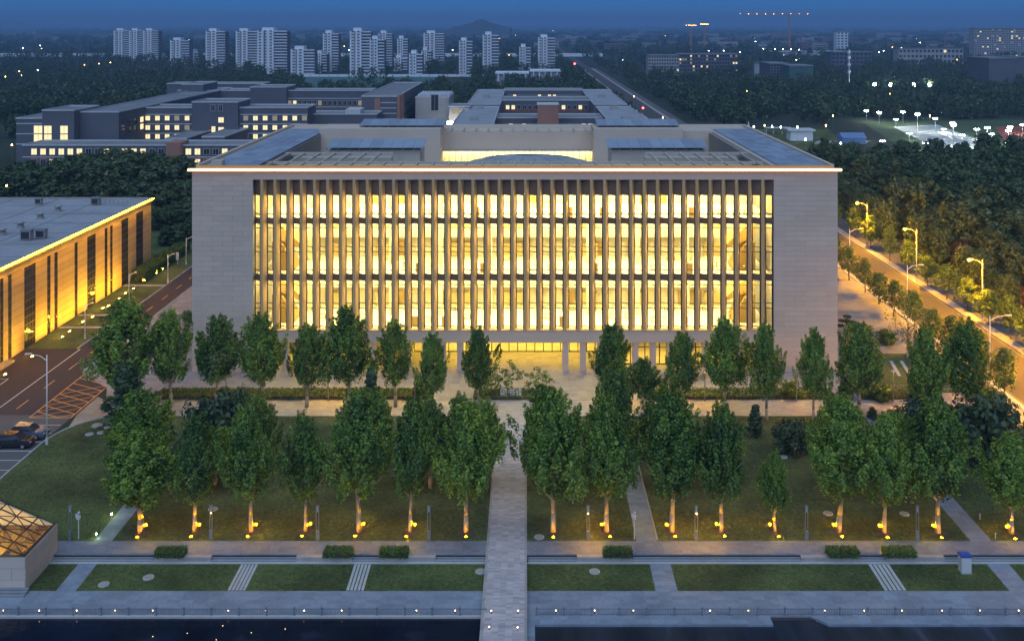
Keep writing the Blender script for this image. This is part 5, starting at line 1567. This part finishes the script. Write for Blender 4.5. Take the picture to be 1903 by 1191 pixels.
# ---- public halls with white columns
def white_hall(x0, x1, top, base, lab):
    Y = FPX*CAM_H/(base - PY); X0, X1 = XA(x0,Y), XA(x1,Y); Zt = ZA(top,Y)
    t = thing('public_hall', lab, 'building', ((X0+X1)/2, Y, 0))
    FOOT.append((X0-4, X1+4, Y-4, Y+34))
    MB().box(X0, X1, Y + 1.5, Y + 30, 0, Zt).build('body', M['far_wall'], t)
    MB().box(X0 - .5, X1 + .5, Y - .5, Y + 30.5, Zt + .003, Zt + 1.2).build('roof', M['tower_wall'], t)
    n = int((X1-X0)/4.5)
    for i in range(n): MB().box(X0 + (i+.5)*(X1-X0)/n - .6, X0 + (i+.5)*(X1-X0)/n + .6, Y, Y + 1.2, 0, Zt).build('column', M['tower_wall'], t)
white_hall(921, 982, 138, 159, 'low white hall with columns below the skyline towers, left one')
white_hall(986, 1041, 134, 158, 'low white hall with columns below the skyline towers, right one')

# ---- slabs and sheds on the right
def slab(x0, x1, top, base, depth, lab, wall, cols, rows, litp, grp=None):
    Y = FPX*CAM_H/(base - PY); X0, X1 = XA(x0,Y), XA(x1,Y); Zt = ZA(top,Y)
    t = thing('office_block', lab, 'building', ((X0+X1)/2, Y, 0), grp)
    FOOT.append((X0-5, X1+5, Y-5, Y+depth+5))
    MB().box(X0, X1, Y, Y + depth, 0, Zt).build('body', M[wall], t)
    MB().box(X0 - .4, X1 + .4, Y - .4, Y + depth + .4, Zt + .003, Zt + 1.0).build('roof', M['dorm_roof'], t)
    if cols:
        w, h = (X1-X0)/cols, Zt/rows
        mm = {}
        for k in ('pane_dark','lit_window','far_white','lit_window_dim'):
            mm[k] = MB().box(-w*.3, w*.3, -.1, -.004, 0, h*.5).mesh('window', M[k])
        for i in range(cols):
            for j in range(rows):
                r = rw.random()
                k = 'lit_window' if r < litp else ('lit_window_dim' if r < litp*2 else 'pane_dark')
                obj('window', mm[k], t, Vector((X0 + w*(i+.5), Y, h*(j+.35))) - wloc(t))
    return t
slab(1205,1262,104,141,20,'grey office block with white pillars, left of the pair on the right','far_wall',12,6,.02)
slab(1262,1371,102,141,20,'grey office block with scattered bright rooms, right of the pair','dorm_wall',22,6,.08)
slab(1411,1440,119,150,20,'white-sided office block beside the netted building','tower_wall',5,6,.0)
slab(1431,1466,120,157,40,'dark balconied block beside the netted building','dorm_wall',6,7,.0)
M['green_net'] = mat('green_netting', (0.07,0.14,0.14), .9, .15, .1, 1)
slab(1467,1511,124,160,30,'half-built block wrapped in green netting','green_net',0,0,0)
slab(1811,1910,54,106,20,'huge long apartment slab at the right edge of the skyline','far_wall',22,13,.05)
slab(1838,1888,110,166,40,'dark windowless shed at the right edge','dorm_wall',0,0,0)
slab(1886,1920,108,160,30,'dark block behind the green lamp at the right edge','dorm_wall',0,0,0)
slab(1545,1620,98,128,20,'low dark block below the skyline right of the mast','dorm_wall',10,4,.0)
slab(1555,1576,60,96,20,'small pale office tower on the right horizon','tower_wall',3,7,.0)
slab(1670,1790,92,120,20,'long pale low block on the right','far_wall',16,3,.02)
# rows of far low-rise blocks
fr_ = random.Random(9)
for i in range(110):
    x = fr_.uniform(1000, 1830) if i < 78 else fr_.uniform(0, 1000)
    base = fr_.uniform(68, 96) if i < 78 else fr_.uniform(64, 76)
    wpx = fr_.uniform(14, 40); hpx = fr_.uniform(5, 11)*(.6 + (base-60)/50)
    Y = FPX*CAM_H/(base - PY)
    t = thing('far_block', 'small far low-rise block on the hazy plain', 'building', (XA(x,Y), Y, 0), 'far low-rise blocks on the plain')
    w = wpx*Y/FPX; h = hpx*Y/FPX
    MB().box(-w/2, w/2, 0, 20, 0, h).build('body', M['far_brick' if fr_.random() < .35 else 'far_wall'], t, loc=(0,0,0))
    MB().box(-w/2 - .5, w/2 + .5, -.5, 20.5, h + .003, h + 1.5).build('roof', M['dorm_roof'], t, loc=(0,0,0))
    g = MB()
    for j in range(max(2, int(h/4))):
        g.box(-w*.46, w*.46, -.3, -.01, (j+.4)*4, (j+.4)*4 + 1.6)
    stuff(g.build('window_bands', M['pane_dark'], t, loc=(0,0,0)))
# ---- railway viaduct
vy = 1650.0
va = thing('viaduct', 'long pale elevated railway crossing the plain behind the towers', 'viaduct', (0, vy, 0))
MB().box(XA(-200,vy), XA(1120,vy), vy, vy + 14, ZA(107,vy), ZA(103,vy)).build('deck', M['tower_wall'], va)
MB().box(XA(-200,vy), XA(1120,vy), vy, vy + .5, ZA(103,vy) + .01, ZA(99.5,vy)).build('parapet', M['tower_wall'], va)
for i in range(44):
    x = XA(-200,vy) + 27*i
    MB().box(x, x + 2.5, vy + 4, vy + 8, 0, ZA(107,vy) - .01).build('pier', M['far_wall'], va)
for i in range(30):
    x = XA(420 + i*23.5,vy)
    MB().box(x - .6, x + .6, vy + .6, vy + 1.0, ZA(103,vy) + .02, ZA(101.4,vy)).build('deck_lamp', M['lit_window'], va)
sh = thing('station_shed', 'long low pale lit station shed on the right horizon', 'building', (XA(1450,vy), vy + 60, 0))
MB().box(XA(1440,vy), XA(1590,vy), vy + 60, vy + 80, 0, ZA(99,vy)).build('body', M['tower_wall'], sh)
MB().box(XA(1438,vy), XA(1592,vy), vy + 58, vy + 82, ZA(99,vy) + .01, ZA(97,vy)).build('roof', M['band'], sh)
sh = thing('station_shed', 'long low pale lit shed left of the huge apartment slab', 'building', (XA(1750,vy), vy + 60, 0))
MB().box(XA(1708,vy), XA(1812,vy), vy + 60, vy + 80, 0, ZA(99,vy)).build('body', M['tower_wall'], sh)
MB().box(XA(1706,vy), XA(1814,vy), vy + 58, vy + 82, ZA(99,vy) + .01, ZA(97,vy)).build('roof', M['lit_window_dim'], sh)

# ---- cranes
M['crane'] = mat('crane_red', (0.50,0.26,0.18), .7, .1)
def crane(x, top, base, l, r, lab):
    Y = FPX*CAM_H/(base - PY); s = Y/FPX
    p = Vector((XA(x,Y), Y, 0)); t = thing('tower_crane', lab, 'crane', p, 'tower cranes')
    h = ZA(top,Y); w = 1.3
    m = MB()
    for a in (-w, w):
        for b in (-w, w): m.box(a-.4, a+.4, b-.4, b+.4, 0, h)
    z = 0
    while z < h - 3:
        m.tube((-w,-w,z), (w,-w,z+3), .14, .14, 4); m.tube((w,w,z), (-w,w,z+3), .14, .14, 4); z += 3
    m.build('mast', M['crane'], t, loc=(0,0,0))
    m = MB(); a, b = (l-x)*s, (r-x)*s
    for zz, yy in ((h,-1),(h,1),(h+2.2,0)): m.tube((a,yy,zz), (b,yy,zz), .55, .55, 4)
    n = int((b-a)/4)
    for i in range(n):
        xx = a + i*(b-a)/n; m.tube((xx,-1,h), (xx + 2,0,h+2.2), .15, .15, 4); m.tube((xx+2,0,h+2.2), (xx+4,1,h), .15, .15, 4)
    m.build('jib', M['crane'], t, loc=(0,0,0))
    MB().box(-1.6, 1.6, -1.8, 1.8, h - 3, h - .05).build('cab', M['crane'], t, loc=(0,0,0))
    MB().box(b - 5, b - 1, -1.2, 1.2, h - 3, h - .4).build('counterweight', M['far_wall'], t, loc=(0,0,0))
    for i in range(9):
        xx = a + (b-a)*i/8
        MB().sphere((xx, -1.3, h + .5), .38, 6, 4).build('jib_lamp', M['far_amber'], t, loc=(0,0,0))
crane(1467, 27, 96, 1375, 1501, 'big tower crane with lit jib on the right horizon')
crane(1284, 48, 97, 1275, 1293, 'left of two tower cranes seen end-on')
crane(1309, 46, 97, 1302, 1316, 'right of two tower cranes seen end-on')

# ---- antenna mast
Y = FPX*CAM_H/(174 - PY)
t = thing('antenna_mast', 'thin white antenna mast rising from the wood', 'mast', (XA(1578,Y), Y, 0))
MB().tube((0,0,0), (0,0,ZA(92,Y)), .55, .3, 8).build('pole', M['white_metal'], t, loc=(0,0,0))
for z in (.45,.62,.78,.9): MB().tube((0,0,ZA(92,Y)*z), (0,0,ZA(92,Y)*z + 2.2), 1.1, 1.1, 8).build('antenna', M['tower_wall'], t, loc=(0,0,0))

# ---- sports courts, track, pavilion
Pc = [P(1655,233), P(1730,231), P(1862,277), P(1760,279)]
struct(sheet('sports_court', [(p.x,p.y) for p in (P(1660,236),P(1742,232),P(1866,278),P(1752,282))], .03, mat('court_surface', (0.34,0.40,0.42), .6, .1)))
struct(sheet('running_track', [(p.x,p.y) for p in (P(1848,236),P(2010,232),P(2030,262),P(1868,262))], .03, mat('track_rubber', (0.30,0.09,0.06), .8, .12)))
struct(sheet('sports_lawn', [(p.x,p.y) for p in (P(1600,226),P(1990,222),P(2060,290),P(1700,292))], -.02, mat('sports_turf', (0.06,0.10,0.045), 1, .2, .1, 1)))
crt = bpy.data.objects['sports_court']
for i in range(6):
    a = P(1670 + i*15, 235 + 7.6*i); b = P(1746 + i*22, 234 + 7.6*i)
    line(crt, (a.x,a.y), (b.x,b.y), .5, M['white_paint'], .04)
CL = [(1610,224,206),(1634,230,209),(1678,231,208),(1705,231,211),(1665,237,222),(1705,243,213),(1738,247,220),(1772,272,232),(1770,250,228),(1835,273,237),(1877,270,236),(1842,274,249),(1874,278,242),(1788,272,251),(1754,246,240),(1826,277,262),(1872,279,266),(1880,279,264),(1600,262,250),(1640,275,262),(1690,262,248),(1720,280,266),(1900,250,232),(1815,258,240)]
cl = None
lampn = ['far left of the courts','second from far left','behind the first court','at the back of the first court','low, left of the first court','tall, middle of the first court','right side of the first court','tall, front of the second court','right side of the second court','tall, before the track','at the right edge before the track','short, before the track','short, right edge','low, front of the second court','low, inside the second court','lowest, left of the last pair','left of the lowest pair','right of the lowest pair','left of the tent lawn','low by the near tree line','left of the first court','near tree line, middle','at the right frame edge','beside the track corner']
for (x, by, top), nmx in zip(CL, lampn):
    p = P(x, by); h = (by - top)*p.y/FPX; lb = 'white court floodlight, ' + nmx
    if cl is None:
        cl = thing('court_floodlight', lb, 'floodlight', p, 'floodlights round the sports courts', scale=(1,1,h/8))
        MB().tube((0,0,0), (0,0,8), .12, .09, 6).build('pole', M['white_metal'], cl, loc=(0,0,0))
        MB().box(-1.1, 1.1, -.12, .12, 8.0, 8.15).build('crossbar', M['white_metal'], cl, loc=(0,0,0))
        for s in (-.8, 0, .8): MB().sphere((s,0,7.85), .34, 8, 5).build('lamp', M['court_lamp'], cl, True, (0,0,0))
    else: copy_thing(cl, p, lb, scale=(1,1,h/8))
M['stadium'] = emit('stadium_lamp', (1.0,1.0,0.78), 120.0)
for (x, y, lb) in ((1625,158,'first from the left'),(1655,158,'second from the left'),(1698,158,'third from the left'),(1727,158,'fourth, rightmost')):
    p = P(x, 176); h = ZA(y, p.y); t = thing('stadium_floodlight', 'starry stadium floodlight above the trees, ' + lb, 'floodlight', p, 'stadium floodlights above the wood')
    MB().tube((0,0,0), (0,0,h), .2, .15, 6).build('pole', M['white_metal'], t, loc=(0,0,0))
    MB().sphere((0,-.3,h), 1.3, 8, 6).build('lamp', M['stadium'], t, True, (0,0,0))
t = thing('garden_pavilion', 'white flat-roofed garden pavilion beyond the right roof corner', 'pavilion', P(1490, 262))
MB().box(-5, 5, 0, 7, 0, 4.4).build('body', M['tower_wall'], t, loc=(0,0,0)); MB().box(-6, 6, -1, 8, 4.403, 5.0).build('roof', M['white_metal'], t, loc=(0,0,0))
t = thing('blue_tent', 'blue fabric tent among the garden trees on the right', 'tent', P(1588, 268))
M['tent'] = mat('blue_tent_fabric', (0.13,0.22,0.42), .8, .1)
MB().box(-5, 5, 0, 8, 0, 2.6).build('body', M['tent'], t, loc=(0,0,0))
MB().add([(-5.3,-.3,2.61),(5.3,-.3,2.61),(5.3,8.3,2.61),(-5.3,8.3,2.61),(-5.3,4,4.6),(5.3,4,4.6)], [(0,1,5,4),(2,3,4,5),(0,4,3),(1,2,5),(3,2,1,0)]).build('roof', M['tent'], t, loc=(0,0,0))
t = thing('garden_canopy', 'low white canopy left of the garden pavilion', 'canopy', P(1447, 250))
MB().box(-6, 6, 0, 3, 2.8, 3.2).build('roof', M['white_metal'], t, loc=(0,0,0))
for x in (-5.5, -2, 2, 5.5): MB().box(x-.12, x+.12, 1.2, 1.5, 0, 2.79).build('post', M['white_metal'], t, loc=(0,0,0))
t = thing('monument', 'small white spire statue behind the rear corner of the library roof', 'monument', P(1391, 262))
MB().tube((0,0,0), (0,0,5.5), 1.4, .9, 8).build('plinth', M['tower_wall'], t, loc=(0,0,0)); MB().tube((0,0,5.5), (0,0,8.6), .7, .12, 8).build('figure', M['white_metal'], t, loc=(0,0,0))
struct(sheet('garden_lawn', [(p.x,p.y) for p in (P(1400,240),P(1540,240),P(1600,300),P(1500,300))], -.015, M['grass']))
struct(sheet('garden_path', [(p.x,p.y) for p in (P(1520,262),P(1620,262),P(1600,268),P(1510,268))], .0, M['paving_warm']))

# ---- far lamps: small posts with lit heads
FLM = [(10,143,'a'),(36,133,'a'),(40,141,'a'),(70,131,'w'),(122,131,'a'),(130,146,'a'),(50,178,'a'),(68,197,'a'),(110,180,'a'),(210,160,'a'),(243,180,'a'),(38,222,'a'),(22,270,'a'),(157,121,'a'),(184,119,'a'),(205,117,'a'),(77,73,'w'),
       (716,61,'w'),(828,58,'w'),(841,94,'w'),(946,103,'a'),(1012,58,'w'),(1028,58,'w'),(1035,111,'w'),(1157,112,'w'),(1101,55,'w'),(1127,54,'w'),(1178,180,'a'),(1232,219,'a'),(1270,176,'a'),(1284,67,'w'),(1317,95,'w'),(1375,98,'w'),(1404,78,'w'),(1422,91,'a'),(1375,83,'a'),
       (1401,236,'w'),(1421,234,'a'),(1435,236,'w'),(1451,237,'w'),(1482,237,'w'),(1535,234,'a'),(1548,216,'a'),(1562,267,'w'),(1497,260,'w'),(1516,300,'a'),(1601,308,'a'),(1654,175,'a'),(1728,216,'a'),(1526,107,'w'),(1525,178,'a'),(1345,95,'w'),(1440,92,'w'),(1455,92,'w'),(1470,92,'w'),(1485,93,'w'),(1388,170,'a'),(1900,180,'a'),(72,336,'a'),(222,340,'a'),(12,345,'a')] + [(random.Random(i*7).uniform(1180,1800), random.Random(i*13+1).uniform(66,118), 'aw'[i%3==0]) for i in range(34)] + [(random.Random(i*5+2).uniform(0,1000), random.Random(i*3+9).uniform(58,108), 'aw'[i%2]) for i in range(16)]
gp = {}
for x, y, k in FLM:
    hh = 7.0
    Y = FPX*(CAM_H - hh)/(y - PY) if y > 52 else 12000
    Y = min(Y, 9000)
    sc = max(1, Y/620)*(.55 if k == 'a' else .62)
    hz = ZA(y, Y)
    lab = 'small amber lamp glowing among the far trees' if k == 'a' else 'small white lamp glowing in the far distance'
    if k not in gp:
        t = thing('distant_lamp', lab, 'lamp', (XA(x,Y), Y, 0), 'amber lamps in the distance' if k == 'a' else 'white lamps in the distance', scale=(sc,sc,hz/7))
        MB().tube((0,0,0), (0,0,7), .09, .07, 5).build('pole', M['grey_metal'], t, loc=(0,0,0))
        MB().sphere((0,0,7.1), .42, 8, 5).build('lamp', M['far_amber' if k == 'a' else 'far_white'], t, True, (0,0,0))
        gp[k] = t
    else: copy_thing(gp[k], (XA(x,Y), Y, 0), lab, scale=(sc,sc,hz/7))
for x, y, lb, m_, r in ((1068,119,'red traffic light glowing at the end of the avenue','red_lamp',1.5),(1195,201,'red traffic light on the avenue behind the quadrangle','red_lamp',.7),(1892,121,'bright green lamp at the right edge','green_lamp',2.2),(1468,124,'small green lamp on the netted building','green_lamp',1.0)):
    Y = FPX*(CAM_H - 6)/(y - PY); t = thing('signal_light', lb, 'signal light', (XA(x,Y), Y, 0))
    MB().tube((0,0,0), (0,0,5.5), .12, .1, 6).build('pole', M['grey_metal'], t, loc=(0,0,0)); MB().sphere((0,0,6), r*.75, 8, 6).build('lamp', M[m_], t, True, (0,0,0))

# ---- green-netted site and fields below the towers
struct(sheet('building_site', [(p.x,p.y) for p in (P(560,142),P(820,142),P(790,165),P(540,165))], -.03, M['green_net']))
t = thing('site_fence', 'long white site fence at the foot of the skyline towers', 'fence', P(580, 142))
q0, q1 = P(560,143), P(900,143)
for i in range(20):
    MB().box(q0.x + (q1.x-q0.x)*i/20 + .2, q0.x + (q1.x-q0.x)*(i+1)/20 - .2, q0.y, q0.y + .3, 0, 2.4).build('panel', M['tower_wall'], t)

# ---- woods: mid-distance individual trees
rt = random.Random(33)
def clear(x, y):
    if 55 < x < 90: return False
    return not any(a < x < b and c < y < d for a, b, c, d in FOOT)
def not_sports(x, y):
    u, v = in_view(x, y, 0)
    if 1590 < u < 1903 and 222 < v < 292: return False
    if 1395 < u < 1640 and 232 < v < 300: return False
    return True
k = 0
for i in range(2600):
    if k >= 95: break
    v = rt.uniform(165, 262); u = rt.choice([rt.uniform(-20, 380), rt.uniform(1090, 1930), rt.uniform(1090, 1930), rt.uniform(760, 850)])
    p = P(u, v)
    if clear(p.x, p.y) and not_sports(p.x, p.y):
        h = rt.uniform(9, 13)
        plant('forest', p, h, h*rt.uniform(.7,.95), 'dark tree in the belt of woodland behind the campus', 'trees of the woodland belt', name='woodland_tree'); k += 1
for i in range(10):
    Y = 520 + rt.uniform(-15,15); x = XA(700 + i*14, Y)
    plant('poplar', (x, Y + 60, 0), rt.uniform(9,12), rt.uniform(2.6,3.4), 'dark slim poplar in the row below the building site', 'poplars below the building site', name='poplar', cat='poplar')
# and the far wood as one mass
rng = np.random.default_rng(5)
Vs, Fs, off = [], [], 0
tp = []
for s in range(5):
    pts, inner, r2 = crown_points(300 + s, 0, 1, .42, 15, 12, round_, False, .2, 30)
    tp.append((pts, inner))
n = 0
while n < 6200:
    v = 50.6 + (rng.uniform(0,1)**1.75)*175; u = rng.uniform(-260, 2160)
    p = P(u, v); Y = p.y
    if Y > 9500 or not clear(p.x, Y) or not not_sports(p.x, Y): continue
    if Y < 620 and 790 < u < 1090: continue
    if 560 < u < 880 and 140 < v < 168 and rng.uniform() < .93: continue
    if Y < 420 and (u < 60 and v > 240): continue
    h = rng.uniform(7, 13)*(1 + max(0, (Y-1500))/9000)
    w = h*rng.uniform(.75, 1.15)*(1 + max(0, Y-1000)/1800)
    pts, inner = tp[n % 5]
    C = np.concatenate([pts, inner])
    if Y > 1500: C = C[rng.permutation(len(C))[:70]]
    a = rng.uniform(0, 6.28); ca, sa = math.cos(a), math.sin(a)
    Q = np.stack([(C[:,0]*ca - C[:,1]*sa)*w + p.x, (C[:,0]*sa + C[:,1]*ca)*min(w, h*1.5) + Y, C[:,2]*h], 1)
    V, F = leaves(Q, w*(.062 if Y < 1500 else .10), rng, .3, .8)
    Vs.append(V); Fs.append(F + off); off += len(V); n += 1
fw = stuff(obj('far_wood', mesh_np('far_wood', np.concatenate(Vs), np.concatenate(Fs), M['leaf_forest'])))
tag(fw, 'dark far-off woodland filling the plain to the horizon', 'woodland')

# ---- hills on the horizon
def hills(name, pts, Y, lab=None):
    m = MB(); n = len(pts)
    vs = [(XA(x,Y), Y, max(1, ZA(y,Y))) for x, y in pts] + [(XA(x,Y), Y - 900, -1) for x, y in pts] + [(XA(x,Y), Y + 900, -1) for x, y in pts]
    fs = [(i, i+1, n+i+1, n+i) for i in range(n-1)] + [(2*n+i, 2*n+i+1, i+1, i) for i in range(n-1)]
    m.add(vs, fs)
    return struct(m.build(name, M['hill'], None, True))
hp = random.Random(2)
hills('hill', [(-400 + i*40, 49.2 + hp.uniform(-1.2,.8) - (14*math.exp(-((-400+i*40)+40)**2/9000.))) for i in range(72)], 14500)
hills('hill', [(840,51),(855,48),(866,45),(878,43),(885,38.5),(893,36.5),(902,37.5),(910,42),(922,45),(935,49),(950,51)], 5200)

# ================================================================== HAZE
hz = MB().box(-8900, 8900, -60, 15790, -3.2, 175).build('haze', None) if False else None
mesh = MB().box(-8950, 8950, -60, 15790, -3.2, 190)
hm = bpy.data.materials.new('haze_air'); hm.use_nodes = True
hn = hm.node_tree; hn.nodes.remove(hn.nodes['Principled BSDF'])
pvn = hn.nodes.new('ShaderNodeVolumePrincipled')
pvn.inputs['Density'].default_value = 0.00019
pvn.inputs['Color'].default_value = (0.30, 0.55, 0.95, 1)
pvn.inputs['Anisotropy'].default_value = 0.0
hn.links.new(pvn.outputs[0], hn.nodes['Material Output'].inputs['Volume'])
hz = stuff(mesh.build('haze', hm))
tag(hz, 'thin blue evening haze over the whole plain', 'haze')
